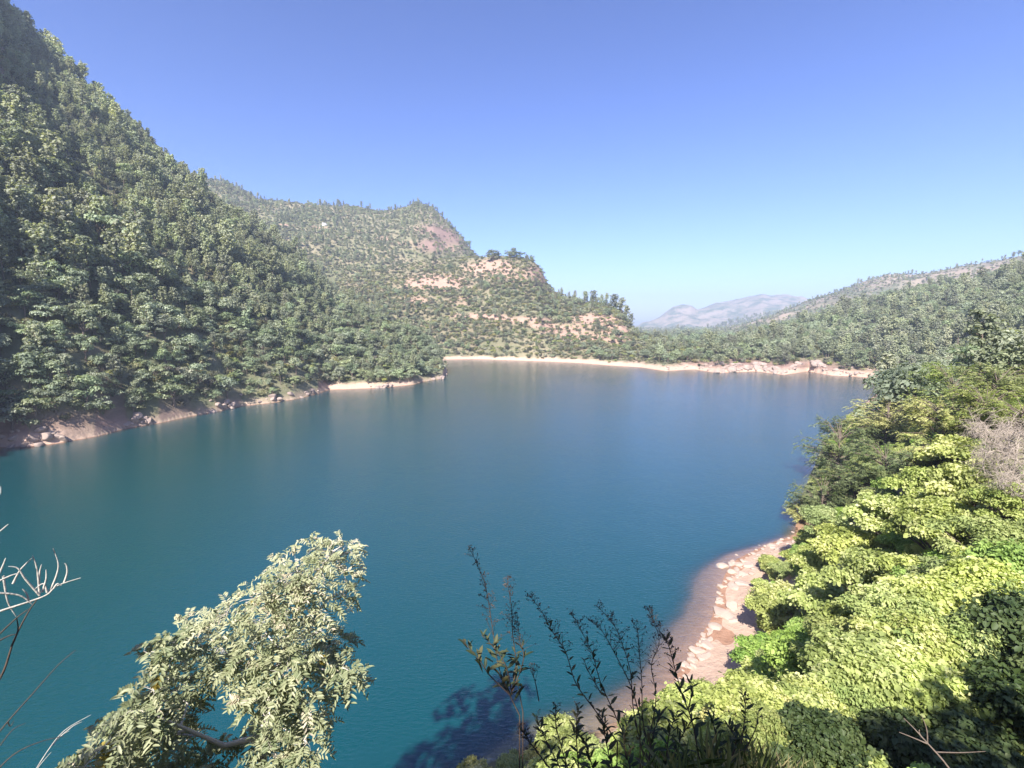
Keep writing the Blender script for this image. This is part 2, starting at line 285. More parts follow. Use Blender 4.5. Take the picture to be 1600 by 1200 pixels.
def terrain_mat():
    m, n, l = mk('hillside'); g = n.new('ShaderNodeNewGeometry'); pos = g.outputs['Position']
    big = noise(n, l, pos, .02, 5, .6); mid = noise(n, l, pos, .12, 6, .65); fine = noise(n, l, pos, 1.1, 6, .7)
    green = mix(n, l, fine, (.08, .092, .048), (.155, .158, .088)); dry = mix(n, l, fine, (.15, .14, .08), (.27, .24, .16))
    c = mix(n, l, ramp(n, l, big, [(.42, (0, 0, 0)), (.6, (1, 1, 1))]), green, dry)
    c = mix(n, l, ramp(n, l, mid, [(.5, (0, 0, 0)), (.62, (1, 1, 1))]), c, green)
    soil = mix(n, l, fine, (.27, .16, .115), (.44, .30, .235)); sf = math_(n, l, 'MULTIPLY', attr(n, 'soil'), math_(n, l, 'SUBTRACT', math_(n, l, 'MULTIPLY', mid, 2.8), .3), True)
    c = mix(n, l, sf, c, soil)
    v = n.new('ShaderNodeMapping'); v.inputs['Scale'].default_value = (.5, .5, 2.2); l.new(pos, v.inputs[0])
    rn = noise(n, l, v.outputs[0], .35, 8, .7); rock = mix(n, l, rn, (.10, .065, .055), (.36, .235, .19))  # red-brown rock, darkened to paint in shade on the cliffs
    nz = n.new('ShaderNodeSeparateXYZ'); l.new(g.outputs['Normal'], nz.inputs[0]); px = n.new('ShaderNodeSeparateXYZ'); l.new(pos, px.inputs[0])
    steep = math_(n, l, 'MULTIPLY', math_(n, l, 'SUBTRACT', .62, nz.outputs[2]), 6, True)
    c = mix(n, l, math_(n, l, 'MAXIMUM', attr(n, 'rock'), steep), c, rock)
    # bare drawdown band just above the water; on the left bank its strength paints sun and shade
    zz = math_(n, l, 'ADD', px.outputs[2], math_(n, l, 'MULTIPLY', math_(n, l, 'SUBTRACT', mid, .5), 5))
    band = math_(n, l, 'SUBTRACT', 1, math_(n, l, 'MULTIPLY', math_(n, l, 'SUBTRACT', math_(n, l, 'SUBTRACT', zz, math_(n, l, 'MULTIPLY', attr(n, 'beach'), .9)), .9), .7, True), True)
    bc = mix(n, l, fine, (.3, .2, .145), (.52, .38, .3)); bc = mix(n, l, math_(n, l, 'LESS_THAN', px.outputs[2], .12), bc, mix(n, l, fine, (.21, .105, .065), (.38, .235, .165))); c = mix(n, l, math_(n, l, 'MULTIPLY', band, attr(n, 'beach'), True), c, bc)
    far = attr(n, 'far'); c = mix(n, l, far, c, mix(n, l, ramp(n, l, noise(n, l, pos, .012, 8, .7), [(.42, (0, 0, 0)), (.56, (1, 1, 1))]), (.08, .1, .065), (.26, .21, .165)))
    b = n.new('ShaderNodeBsdfPrincipled'); b.inputs['Roughness'].default_value = .95; b.inputs['Specular IOR Level'].default_value = .1; l.new(c, b.inputs['Base Color'])
    bp = n.new('ShaderNodeBump'); bp.inputs['Strength'].default_value = .7; bp.inputs['Distance'].default_value = .6; l.new(noise(n, l, pos, .6, 8, .7), bp.inputs['Height']); l.new(bp.outputs[0], b.inputs['Normal'])
    out = n.new('ShaderNodeOutputMaterial'); l.new(b.outputs[0], out.inputs[0]); return m
M['land'] = terrain_mat()

def water_mat():
    m, n, l = mk('lake_water'); g = n.new('ShaderNodeNewGeometry'); pos = g.outputs['Position']
    dep = attr(n, 'depth')
    body = mix(n, l, noise(n, l, pos, .012, 3, .5), (.002, .044, .043), (.003, .052, .072))
    d = n.new('ShaderNodeBsdfDiffuse'); l.new(body, d.inputs[0])
    tr = n.new('ShaderNodeBsdfTransparent'); tr.inputs[0].default_value = (.93, .97, .95, 1)
    fac = math_(n, l, 'SUBTRACT', 1, math_(n, l, 'EXPONENT', math_(n, l, 'MULTIPLY', dep, -2.2)))
    b1 = n.new('ShaderNodeMixShader'); l.new(fac, b1.inputs[0]); l.new(tr.outputs[0], b1.inputs[1]); l.new(d.outputs[0], b1.inputs[2])
    gl = n.new('ShaderNodeBsdfGlossy'); gl.inputs['Roughness'].default_value = .12
    mp = n.new('ShaderNodeMapping'); mp.inputs['Scale'].default_value = (1, 2.4, 1); mp.inputs['Rotation'].default_value = (0, 0, R(18)); l.new(pos, mp.inputs[0])
    h = math_(n, l, 'ADD', math_(n, l, 'MULTIPLY', noise(n, l, mp.outputs[0], 1.5, 3, .6), ramp(n, l, noise(n, l, pos, .025, 3, .6), [(.3, (.7, .7, .7)), (.7, (1.1, 1.1, 1.1))])), math_(n, l, 'MULTIPLY', noise(n, l, pos, .3, 2, .5), .5))
    bp = n.new('ShaderNodeBump'); bp.inputs['Strength'].default_value = .6; bp.inputs['Distance'].default_value = .13; l.new(h, bp.inputs['Height'])
    l.new(bp.outputs[0], gl.inputs['Normal']); fr = n.new('ShaderNodeFresnel'); fr.inputs[0].default_value = 1.45; l.new(bp.outputs[0], fr.inputs['Normal'])
    x = n.new('ShaderNodeMixShader'); l.new(math_(n, l, 'MULTIPLY', math_(n, l, 'POWER', fr.outputs[0], .7), math_(n, l, 'SUBTRACT', 1, g.outputs['Backfacing'])), x.inputs[0]); l.new(b1.outputs[0], x.inputs[1]); l.new(gl.outputs[0], x.inputs[2])
    out = n.new('ShaderNodeOutputMaterial'); l.new(x.outputs[0], out.inputs[0]); return m
M['water'] = water_mat()

# ------------------------------------------------------------------ land mesh (polar sheet centred under the camera)
azs = np.concatenate([np.linspace(-180, -66, 60)[:-1], np.linspace(-66, 62, 1000), np.linspace(62, 180, 60)[1:]])*np.pi/180
rs = np.concatenate([np.geomspace(.6, 60, 150)[:-1], np.geomspace(60, 160, 70)[:-1], np.geomspace(160, 1000, 330)[:-1], np.geomspace(1000, 5200, 150)])
AA, RR = np.meshgrid(azs, rs, indexing='ij'); XX = RR*np.sin(AA); YY = RR*np.cos(AA)
ZZ, CC = terrain(XX, YY, True)
def march(px, py, hc=0.0, rmax=5000, per=0.0):
    """point along the pixel's ray where it is hc above the ground"""
    a, e = azel(px, py); r = np.geomspace(1.5 if hc < .2 and not per else 8, rmax, 3000); z = terrain(r*math.sin(a), r*math.cos(a)); zr = EYE+e*r
    hit = np.nonzero(zr-z <= hc+per*r*math.hypot(1, e))[0]; i = hit[0] if len(hit) else -1
    return Vector((r[i]*math.sin(a), r[i]*math.cos(a), z[i] if per else zr[i]-hc))
# patches of bare soil and cliff, found on the land through the photo's own outlines
def patch(lst):
    f = np.zeros(XX.shape)
    for (px, py, wx, wy, s) in lst:
        p = march(px, py); c = math.hypot(p.x, p.y); sx = wx*c/FPX; a = math.atan2(p.x, p.y)
        du = (XX-p.x)*math.cos(a)-(YY-p.y)*math.sin(a); dz = ZZ-p.z; sz = wy*c/FPX; dv = (XX-p.x)*math.sin(a)+(YY-p.y)*math.cos(a)
        f = np.maximum(f, s*np.exp(-((du/sx)**2+(dz/sz)**2)**2)*np.exp(-(dv/(sx*2.5+20))**2))
    return f
soil_l = [(680, 442, 52, 17, 1), (650, 470, 30, 10, .6), (765, 418, 44, 17, 1), (800, 430, 40, 14, .7), (720, 470, 30, 10, .5), (930, 500, 40, 12, 1), (960, 515, 28, 10, 1), (880, 515, 40, 10, .9), (900, 525, 40, 7, .9), (820, 500, 50, 6, .9), (760, 494, 40, 4, .8),
          (730, 493, 30, 4, 1), (770, 496, 30, 4, 1), (810, 501, 30, 4, 1), (850, 509, 30, 4, 1), (890, 518, 30, 4, 1), (930, 527, 30, 4, 1), (700, 385, 30, 14, .6), (960, 530, 30, 6, .8), (1000, 545, 20, 6, .5), (600, 372, 12, 4, .8), (630, 380, 20, 5, .5), (560, 362, 14, 4, .6), (500, 356, 14, 2, 1), (450, 352, 14, 2, 1), (1545, 420, 40, 2, 1), (1585, 412, 20, 2, 1), (1470, 428, 30, 4, .6),
          (1180, 500, 14, 4, 1), (1110, 512, 8, 3, 1), (1250, 478, 30, 6, .8), (1300, 468, 24, 6, .8), (1220, 492, 20, 3, .9), (100, 110, 20, 14, .5), (1380, 592, 50, 10, .6)]
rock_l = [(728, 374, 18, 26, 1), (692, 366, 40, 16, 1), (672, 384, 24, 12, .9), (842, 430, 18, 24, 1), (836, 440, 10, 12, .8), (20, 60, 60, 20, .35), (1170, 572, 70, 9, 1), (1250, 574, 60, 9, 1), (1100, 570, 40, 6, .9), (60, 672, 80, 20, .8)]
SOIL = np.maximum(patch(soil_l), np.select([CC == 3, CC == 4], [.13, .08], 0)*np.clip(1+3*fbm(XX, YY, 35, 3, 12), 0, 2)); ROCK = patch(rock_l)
SDG, KG = lake_sd(XX, YY)
PXG = project(np.stack([XX, YY, 0*XX], -1))[0]
BEACH_SUN_SHADE = np.where(KG > .4, 2.2*np.maximum(np.exp(-(((XX-22)/16)**2+((YY-48)/24)**2)), np.exp(-(((XX-36)/9)**2+((YY-64)/9)**2))), np.where((CC == 2) | ((CC == 0) & (XX < -30) & (YY < 275)), np.clip(np.exp(-((PXG-40)/60)**4)+np.exp(-((PXG-575)/68)**6)+.4, 0, 1), 1.0))  # left bank: sunlit stretches painted full beach colour, shaded stretches weaker
FARA = np.clip((RR-750)/450, 0, 1)*np.where(CC >= 5, 1, .0)+np.where(CC == 8, 0, 0)
na, nr = AA.shape; vid = np.arange(na*nr).reshape(na, nr); V = np.stack([XX, YY, ZZ], -1).reshape(-1, 3)
F = np.stack([vid[:-1, :-1], vid[1:, :-1], vid[1:, 1:], vid[:-1, 1:]], -1).reshape(-1, 4); FC = CC[:-1, :-1].ravel()
names = {0: ('ground', 'steep near bank and low shore land round the lake', 'ground'), 1: ('lake_bed', 'brown stony bed showing through shallow water by the beach', 'lake bed'),
         2: ('hill', 'steep wooded hillside filling the left of the view', 'hill'), 3: ('hill', 'lower brown shoulder with terraces beyond the lake', 'hill'), 4: ('hill', 'rounded wooded hill with a dark cliff behind the brown shoulder', 'hill'),
         5: ('hill', 'green wooded slope right of the rocky point', 'hill'), 6: ('hill', 'purplish scrubby ridge on the right skyline', 'hill'), 7: ('hill', 'low blue green ridge in the valley gap', 'hill'), 8: ('mountains', 'hazy blue far mountains in the valley gap', 'mountains')}
for k_, (nm, lb, ct) in names.items():
    f = F[FC == k_]
    if not len(f): continue
    u, inv = np.unique(f, return_inverse=True)
    me = new_mesh(nm, V[u], inv.reshape(f.shape), {'soil': SOIL.ravel()[u], 'rock': ROCK.ravel()[u], 'beach': BEACH_SUN_SHADE.ravel()[u], 'far': FARA.ravel()[u]}, True)
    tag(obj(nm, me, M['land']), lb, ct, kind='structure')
cam_pad = V[(RR.ravel() < 1)]
bvh_sel = F[(RR[:-1, :-1].ravel() > 60)]
BVH = BVHTree.FromPolygons([tuple(v) for v in V], [tuple(f) for f in bvh_sel[::1]], epsilon=0)

# ------------------------------------------------------------------ water sheet
wa = np.linspace(-110, 70, 240)*np.pi/180; wr = np.geomspace(14, 480, 300); WA, WR = np.meshgrid(wa, wr, indexing='ij'); WX = WR*np.sin(WA); WY = WR*np.cos(WA)
wz = terrain(WX, WY); wsd, _ = lake_sd(WX, WY); keepv = wsd < 6
wid = np.arange(WX.size).reshape(WX.shape); WF = np.stack([wid[:-1, :-1], wid[1:, :-1], wid[1:, 1:], wid[:-1, 1:]], -1).reshape(-1, 4); WF = WF[keepv.ravel()[WF].any(1)]
u, inv = np.unique(WF, return_inverse=True)
wme = new_mesh('water', np.stack([WX, WY, 0*WX], -1).reshape(-1, 3)[u], inv.reshape(WF.shape), {'depth': np.clip(-wz, 0, 20).ravel()[u]}, True)
tag(obj('water', wme, M['water']), 'calm teal and blue water of the lake', 'lake water', kind='structure')

# ------------------------------------------------------------------ tree shapes
def crown_lobes(lobes, nper, lsize, aspect=.6, simple=True, up=.35, jitter=.25, droop=0, fill=.25):
    """leaves spread over the shells of many overlapping lobes: uneven outline, gaps, clumps"""
    Cs, Ns = [], []
    for (c, r) in lobes:
        n = int(nper*(r if np.isscalar(r) else 1)); d = unit(rng.normal(size=(n, 3))); d[:, 2] = np.where(d[:, 2] < -.35, -d[:, 2], d[:, 2])
        rad = (1-fill*rng.random(n)**.7)[:, None]; rr = np.asarray(r)
        Cs.append(np.asarray(c)+d*rad*rr*(1+.12*rng.normal(size=(n, 1)))); Ns.append(d+np.array([0, 0, up])+rng.normal(size=(n, 3))*jitter)
    C = np.concatenate(Cs); N = np.concatenate(Ns); D = rng.normal(size=C.shape); D[:, 2] -= droop
    return leaves(C, N, lsize*(.6+.8*rng.random(len(C))), aspect, D, .3, simple)
def pine_mesh(seed, sparse=0):
    global rng; rng = np.random.default_rng(100+seed); t = MB(); c = MB(); lean = rng.normal(0, .02, 2)
    axis = lambda h: np.array([lean[0]*h*h, lean[1]*h*h, h])
    t.tube([axis(h) for h in (-.06, 0, .25, .5, .75, .97)], [.02, .017, .014, .011, .007, .002], 6)
    h = .22+.12*sparse+rng.random()*.06; C, N = [], []
    while h < .98:
        prof = (1-((h-.42)/.6)**2)**.5 if h > .42 else .75+.6*(h-.2); R0 = .2*max(prof, .12)*(1-.12*sparse)
        for k in range(rng.integers(3, 6)):
            a = rng.random()*6.283; L = R0*(.65+.6*rng.random()); d = np.array([math.cos(a), math.sin(a), .35+.3*rng.random()]); b0 = axis(h); b1 = b0+d*L
            t.tube([b0, (b0+b1)/2+np.array([0, 0, -.005]), b1], [.004, .003, .0015], 3)
            for q in range(2+int(L > .1)):
                cc = b0+d*L*(1-.33*q)+rng.normal(size=3)*.012; m = 9; dd = unit(rng.normal(size=(m, 3))+np.array([0, 0, .3]))
                C.append(cc+dd*.03*rng.random((m, 1))**.5*1.3); N.append(dd+np.array([0, 0, .5]))
        h += .035+.03*rng.random()
    C = np.concatenate(C); N = np.concatenate(N); cl = .45+.55*rng.random(len(C)); Vv, Ff, a = leaves(C, N, .052*(.7+.6*rng.random(len(C))), .62, None, .3, True, cl)
    c.add(Vv, Ff, a); return t.mesh('trunk', True), c.mesh('crown')
def broad_mesh(seed, flat=0):
    global rng; rng = np.random.default_rng(200+seed); t = MB(); c = MB(); lobes = []
    t.tube([(0, 0, -.08), (0, 0, .1), (.02, .01, .3), (.01, .03, .5)], [.035, .028, .022, .01], 6)
    for i in range(13):
        a = rng.random()*6.283; q = rng.random()**.6; z = .36+.42*rng.random(); rr = .3*q*(1-.5*flat*0+.35*flat)*(1.15-abs(z-.5)); p = np.array([rr*math.cos(a), rr*math.sin(a), z*(1-.15*flat)]); r = .13+.07*rng.random()
        lobes.append((p, np.array([r, r, r*(.75-.2*flat)]))); t.tube([(0, 0, .22), p*np.array([.5, .5, .7])+np.array([0, 0, .05]), p], [.012, .008, .003], 4)
    lobes.append((np.array([.02, 0, .78-.1*flat]), .15)); V_, F_, a_ = crown_lobes([(p, r) for p, r in lobes], 75, .062, .65)
    keep = None; c.add(V_, F_, a_); return t.mesh('trunk', True), c.mesh('crown')
def bush_mesh(seed):
    global rng; rng = np.random.default_rng(300+seed); c = MB(); lobes = [(np.array([rng.normal()*.28, rng.normal()*.28, .25+.3*rng.random()]), .28+.12*rng.random()) for i in range(7)]
    V_, F_, a_ = crown_lobes([(p, np.array([r, r, r*.8])) for p, r in lobes], 52, .15, .65); c.add(V_, F_, a_)
    for i in range(5): a = rng.random()*6.28; c.tube([(0, 0, -.15), (.15*math.cos(a), .15*math.sin(a), .3)], [.03, .01], 4, .0)
    return c.mesh('bush')
PINES = [pine_mesh(i, i % 3) for i in range(6)]; BROADS = [broad_mesh(i, i % 2) for i in range(6)]; BUSHES = [bush_mesh(i) for i in range(4)]
for t, c in PINES: t.materials.append(M['bark']); c.materials.append(M['pine'])
for t, c in BROADS: t.materials.append(M['bark']); c.materials.append(M['broad'])
for c in BUSHES: c.materials.append(M['bush'])
def joined(name, t, c, m1, m2):
    nt_, nc = len(t.vertices), len(c.vertices); va = np.zeros(nt_*3, np.float32); t.vertices.foreach_get('co', va); vb = np.zeros(nc*3, np.float32); c.vertices.foreach_get('co', vb)
    fa = np.array([p.vertices[:] for p in t.polygons]); fb = np.array([p.vertices[:] for p in c.polygons])+nt_; av = np.zeros(nc, np.float32); c.attributes['var'].data.foreach_get('value', av)
    me = new_mesh(name, np.concatenate([va, vb]).reshape(-1, 3), [fa, fb], {'var': np.concatenate([np.zeros(nt_), av])}); me.materials.append(m1); me.materials.append(m2)
    mi = np.concatenate([np.zeros(len(fa)), np.ones(len(fb))]).astype(np.int32); me.polygons.foreach_set('material_index', mi); me.update(); return me
def proto_coll(name, meshes):
    c = bpy.data.collections.new(name)
    for i, me in enumerate(meshes): o = bpy.data.objects.new(f'{name}_{i:02d}', me); c.objects.link(o)
    return c
CP = proto_coll('pine_kinds', [joined('pine', t, c, M['bark'], M['pine']) for t, c in PINES])
CB = proto_coll('broadleaf_kinds', [joined('broadleaf', t, c, M['bark'], M['broad']) for t, c in BROADS])
CS = proto_coll('bush_kinds', BUSHES)
def scatter(name, pts, scl, rot, idx, coll, label, cat):
    me = new_mesh(name, pts, np.zeros((0, 3), int)) if False else bpy.data.meshes.new(name)
    me.vertices.add(len(pts)); me.vertices.foreach_set('co', np.ascontiguousarray(pts, np.float32).ravel())
    for k_, v, ty in (('scl', scl, 'FLOAT'), ('rot', rot, 'FLOAT'), ('idx', idx, 'INT')):
        a = me.attributes.new(k_, ty, 'POINT'); a.data.foreach_set('value', np.ascontiguousarray(v, np.int32 if ty == 'INT' else np.float32))
    o = obj(name, me); g = bpy.data.node_groups.new(name, 'GeometryNodeTree'); g.interface.new_socket('Geometry', in_out='INPUT', socket_type='NodeSocketGeometry'); g.interface.new_socket('Geometry', in_out='OUTPUT', socket_type='NodeSocketGeometry')
    N = g.nodes; L = g.links; gi = N.new('NodeGroupInput'); go = N.new('NodeGroupOutput'); ci = N.new('GeometryNodeCollectionInfo'); ci.inputs[0].default_value = coll; ci.inputs['Separate Children'].default_value = True; ci.inputs['Reset Children'].default_value = True
    ip = N.new('GeometryNodeInstanceOnPoints'); ip.inputs['Pick Instance'].default_value = True
    def na_(nm, ty):
        a = N.new('GeometryNodeInputNamedAttribute'); a.data_type = ty; a.inputs[0].default_value = nm; return a.outputs[0]
    cx = N.new('ShaderNodeCombineXYZ'); L.new(na_('rot', 'FLOAT'), cx.inputs[2]); L.new(gi.outputs[0], ip.inputs['Points']); L.new(ci.outputs[0], ip.inputs['Instance']); L.new(na_('idx', 'INT'), ip.inputs['Instance Index'])
    er = N.new('FunctionNodeEulerToRotation'); L.new(cx.outputs[0], er.inputs[0]); L.new(er.outputs[0], ip.inputs['Rotation']); L.new(na_('scl', 'FLOAT'), ip.inputs['Scale']); L.new(ip.outputs[0], go.inputs[0])
    md = o.modifiers.new('scatter', 'NODES'); md.node_group = g; return tag(o, label, cat, kind='stuff')

# ------------------------------------------------------------------ where the trees stand
rng = np.random.default_rng(11)
def grid_pts(r0, r1, a0, a1, sp):
    xs = np.arange(-r1, r1, sp); X, Y = np.meshgrid(xs, np.arange(-60, r1, sp)); X = X+rng.uniform(-.5, .5, X.shape)*sp; Y = Y+rng.uniform(-.5, .5, Y.shape)*sp; a = np.degrees(np.arctan2(X, Y)); r = np.hypot(X, Y)
    m = (r > r0) & (r < r1) & (a > a0) & (a < a1); return X[m], Y[m]
X1, Y1 = grid_pts(80, 560, -64, 58, 4.0); X2, Y2 = grid_pts(560, 1050, -50, 58, 7.5); X3, Y3 = grid_pts(1050, 1500, 12, 58, 13); X4, Y4 = grid_pts(1500, 2500, 14, 36, 19)
X = np.concatenate([X1, X2, X3, X4]); Y = np.concatenate([Y1, Y2, Y3, Y4]); Z, C = terrain(X, Y, True); sd, kk = lake_sd(X, Y); rr = np.hypot(X, Y)
soil_pts = [(march(px, py), wx, wy, s) for (px, py, wx, wy, s) in soil_l+[(a, b, c, d, .8) for a, b, c, d, e in rock_l[:4]]+[(1170, 572, 70, 7, 1), (1250, 574, 60, 7, 1)]]
def sfield(X, Y, Z):
    sf = np.zeros(X.shape)
    for p, wx, wy, s in soil_pts:
        c_ = math.hypot(p.x, p.y); a = math.atan2(p.x, p.y); sx = wx*c_/FPX; sz = wy*c_/FPX
        du = (X-p.x)*math.cos(a)-(Y-p.y)*math.sin(a); dv = (X-p.x)*math.sin(a)+(Y-p.y)*math.cos(a); sf = np.maximum(sf, s*np.exp(-((du/sx)**2+((Z-p.z)/sz)**2))*np.exp(-(dv/(sx*2.5+20))**2))
    return sf
sf = sfield(X, Y, Z)
dens = np.select([C == 2, C == 3, C == 4, C == 5, C == 6, C == 7, C == 0], [.97, .8, .97, .97, .85, .85, .8], .0)
dens = dens*np.where((C == 2) | (C == 5), np.clip(1.15+1.5*fbm(X, Y, 38, 3, 66), .5, 1), np.where((C == 3) | (C == 4), np.clip(1.05+2*fbm(X, Y, 60, 3, 67), .25, 1), 1))
ok = (rng.random(X.shape) < dens*(1-sf*1.05)) & (Z > np.where(C == 2, 1.2, 3.0)+1.5*fbm(X, Y, 8, 2, 44)) & (sd > np.where(C == 2, 1.5, 3))
ok &= ~((C == 0) & (rr < 120) & (kk > 0))
# leave out what stands behind the crests, even for an eye 25 m higher
eye = Vector((0, 0, EYE+25)); idx = np.nonzero(ok)[0]
for i in idx:
    tgt = Vector((X[i], Y[i], Z[i]+9)); d = tgt-eye; L_ = d.length; hit = BVH.ray_cast(eye, d/L_, L_-3)
    if hit[0] is not None: ok[i] = False
X, Y, Z, C, rr, sf, sd = (v[ok] for v in (X, Y, Z, C, rr, sf, sd))
n = len(X); u1 = rng.random(n); nz = fbm(X, Y, 60, 3, 55)
pp = np.select([C == 2, C == 3, C == 4, C == 5, C == 6, C == 7], [np.clip((Z-15)/45, .08, .93), .12, .6, np.clip(.25+nz, .1, .6), .5, .9], .05)
bp_ = np.select([C == 2, C == 3, C == 4, C == 5, C == 6], [.04, .72, .25, .15, .5], .35)
kind = np.where(u1 < pp, 0, np.where(rng.random(n) < bp_, 2, 1))
H = np.where(kind == 0, rng.uniform(9, 15, n), np.where(kind == 1, rng.uniform(7, 12, n), rng.uniform(1.8, 3.8, n)))
H = np.where((C == 3) & (kind != 2), H*.62, H); H = np.where((C == 4) | (C == 6), H*.62, H); H = np.where(C == 2, H*np.clip(.74+1.0*fbm(X, Y, 30, 2, 68), .5, 1.15), H); H = H*np.where(kind == 2, 1, np.clip(np.exp(rng.normal(0, .22, n)), .55, 1.6)); H = np.where((C == 5) & (kind != 2), H*.85, H); H = np.where((C == 7), H*1.3, H)
H = np.where((sd < 12) & (kind == 1), H*.85, H); H = np.where((C == 2) & (Z < 40), np.minimum(H, 10.5), H)
ROT = rng.random(n)*6.283; IDX = rng.integers(0, 12, n)
PX, PY = project(np.stack([X, Y, Z+H*.7], -1)); inframe = (PX > -5) & (PX < 1605) & (PY > -10) & (PY < 1205)
eye0 = Vector((0, 0, EYE)); vis = np.zeros(n, bool)
for i in np.nonzero(inframe)[0]:
    d = Vector((X[i], Y[i], Z[i]+H[i]*.8))-eye0; L_ = d.length; vis[i] = BVH.ray_cast(eye0, d/L_, L_-1)[0] is None
# trees by the right bank hide behind the near shrubs
vis &= ~((PX > 1380) & (PY > 575))
def make_tree(name, pair, x, y, z, h, rot, label, cat, group=None, wid=1.0):
    e = bpy.data.objects.new(name, None); COL.objects.link(e); e.empty_display_size = .2; e.location = (x, y, z); e.rotation_euler = (0, 0, rot); e.scale = (h*wid, h*wid, h)
    for nm, me in (('trunk', pair[0]), ('crown', pair[1])): o = bpy.data.objects.new(nm, me); o.parent = e; COL.objects.link(o)
    return tag(e, label, cat, group)
def where(i):
    px, py, c = PX[i], PY[i], C[i]
    if c == 2:
        a = 'beside the left edge' if px < 110 else 'in the left part' if px < 300 else 'in the middle part' if px < 460 else 'towards the lake point'
        b = 'near the ridge top' if Z[i] > 150 else 'high up' if Z[i] > 95 else 'halfway up' if Z[i] > 45 else 'low down' if Z[i] > 16 else 'just above bare bank'
        return f'{b} on steep left hillside, {a}'
    if c == 3: return 'on the brown shoulder beyond the lake'
    if c == 4: return 'on the rounded hill behind the brown shoulder'
    if c == 5: return f'{"high" if Z[i] > 45 else "midway" if Z[i] > 20 else "low"} on right hillside, {"above the rocky point" if px < 1300 else "above the beach corner" if px < 1450 else "beside the right edge"}'
    if c == 6: return 'on the purplish right ridge'
    return 'on the low shore beyond the lake'
for kd, nm, pairs, look, cat in ((0, 'pine_tree', PINES, 'grey-green pine', 'pine tree'), (1, 'broadleaf_tree', BROADS, 'dark green bushy tree', 'tree')):
    ids = np.nonzero((kind == kd) & inframe & vis)[0]; ids = ids[np.argsort(-(H/rr)[ids])][:270]
    for i in ids:
        wh = where(i); make_tree(nm, pairs[IDX[i] % 6], X[i], Y[i], Z[i]-.2, H[i], ROT[i], f'{look} {wh}', cat, f'{look}s {wh}')
    kind[ids] = 9
def skyline(nm, pairs, px, pytop, r, wid, label, cat, k):
    a, e = azel(px, pytop); x, y = r*math.sin(a), r*math.cos(a); z = tz(x, y); h = EYE+e*r-z
    if h > 2: make_tree(nm, pairs[k % 6], x, y, z-.2, h*1.02, k*1.3, label, cat, 'trees on the skyline of the brown shoulder', wid)
RL = [(873, 452, .9, 'slim pine nearest the cliff on the falling skyline'), (877, 449, .8, 'lollipop shaped pine beside the slim pine on the falling skyline'), (884, 459, 1.2, 'low dark pine below the lollipop shaped pine'), (899, 454, .8, 'lone pine with bare trunk standing above its neighbours on the skyline'), (905, 464, 1.1, 'short pine right of the lone bare trunked pine'),
      (915, 455, 1.5, 'broadest round pine on the falling skyline'), (928, 454, 1.4, 'broad pine right of the broadest one'), (940, 460, 1.2, 'pine in the dip of the falling skyline'), (948, 458, .9, 'narrow pine in the middle of the skyline row'), (960, 460, 1.5, 'big dark pine near the end of the skyline row'), (972, 466, 1.5, 'last big dark pine of the skyline row'), (980, 478, 1.4, 'dark pine where the skyline drops steeply'), (986, 490, 1.3, 'lowest pine at the foot of the skyline row')]
for k, (px, py, wd, lb) in enumerate(RL): skyline('pine_tree', PINES, px, py, float(np.interp(px, [850, 880, 905, 930, 955, 985], [584, 560, 545, 535, 525, 505]))-4, wd, lb, 'pine tree', k)
for k, (px, py, wd, lb) in enumerate([(770, 388, 1.6, 'leftmost round tree on top of the brown shoulder'), (796, 386, 1.1, 'round headed tree on top of the brown shoulder'), (803, 385, .8, 'thin tree beside the round headed one on the shoulder top'), (813, 389, 1.3, 'tree where the shoulder top starts to fall'), (831, 397, 1.0, 'last small tree before the cliff edge'), (733, 372, 1.0, 'small tree at the cliff edge of the rounded hill')]): skyline('broadleaf_tree', BROADS, px, py, (600 if px > 740 else 850)-3, wd, lb, 'tree', k)
for kd, nm, coll, m6, lb, ct in ((0, 'pine_forest', CP, 6, 'grey-green pine forest covering the hillsides', 'pine forest'), (1, 'broadleaf_forest', CB, 6, 'green broadleaf woodland covering the hillsides', 'woodland'), (2, 'shrubbery', CS, 4, 'olive scrub and bushes dotted over the slopes', 'scrub')):
    s = kind == kd; scatter(nm, np.stack([X[s], Y[s], Z[s]-.15], -1), H[s], ROT[s], IDX[s] % m6, coll, lb, ct)
print('TREES', n, [(k_, int((kind == k_).sum())) for k_ in (0, 1, 2, 9)])
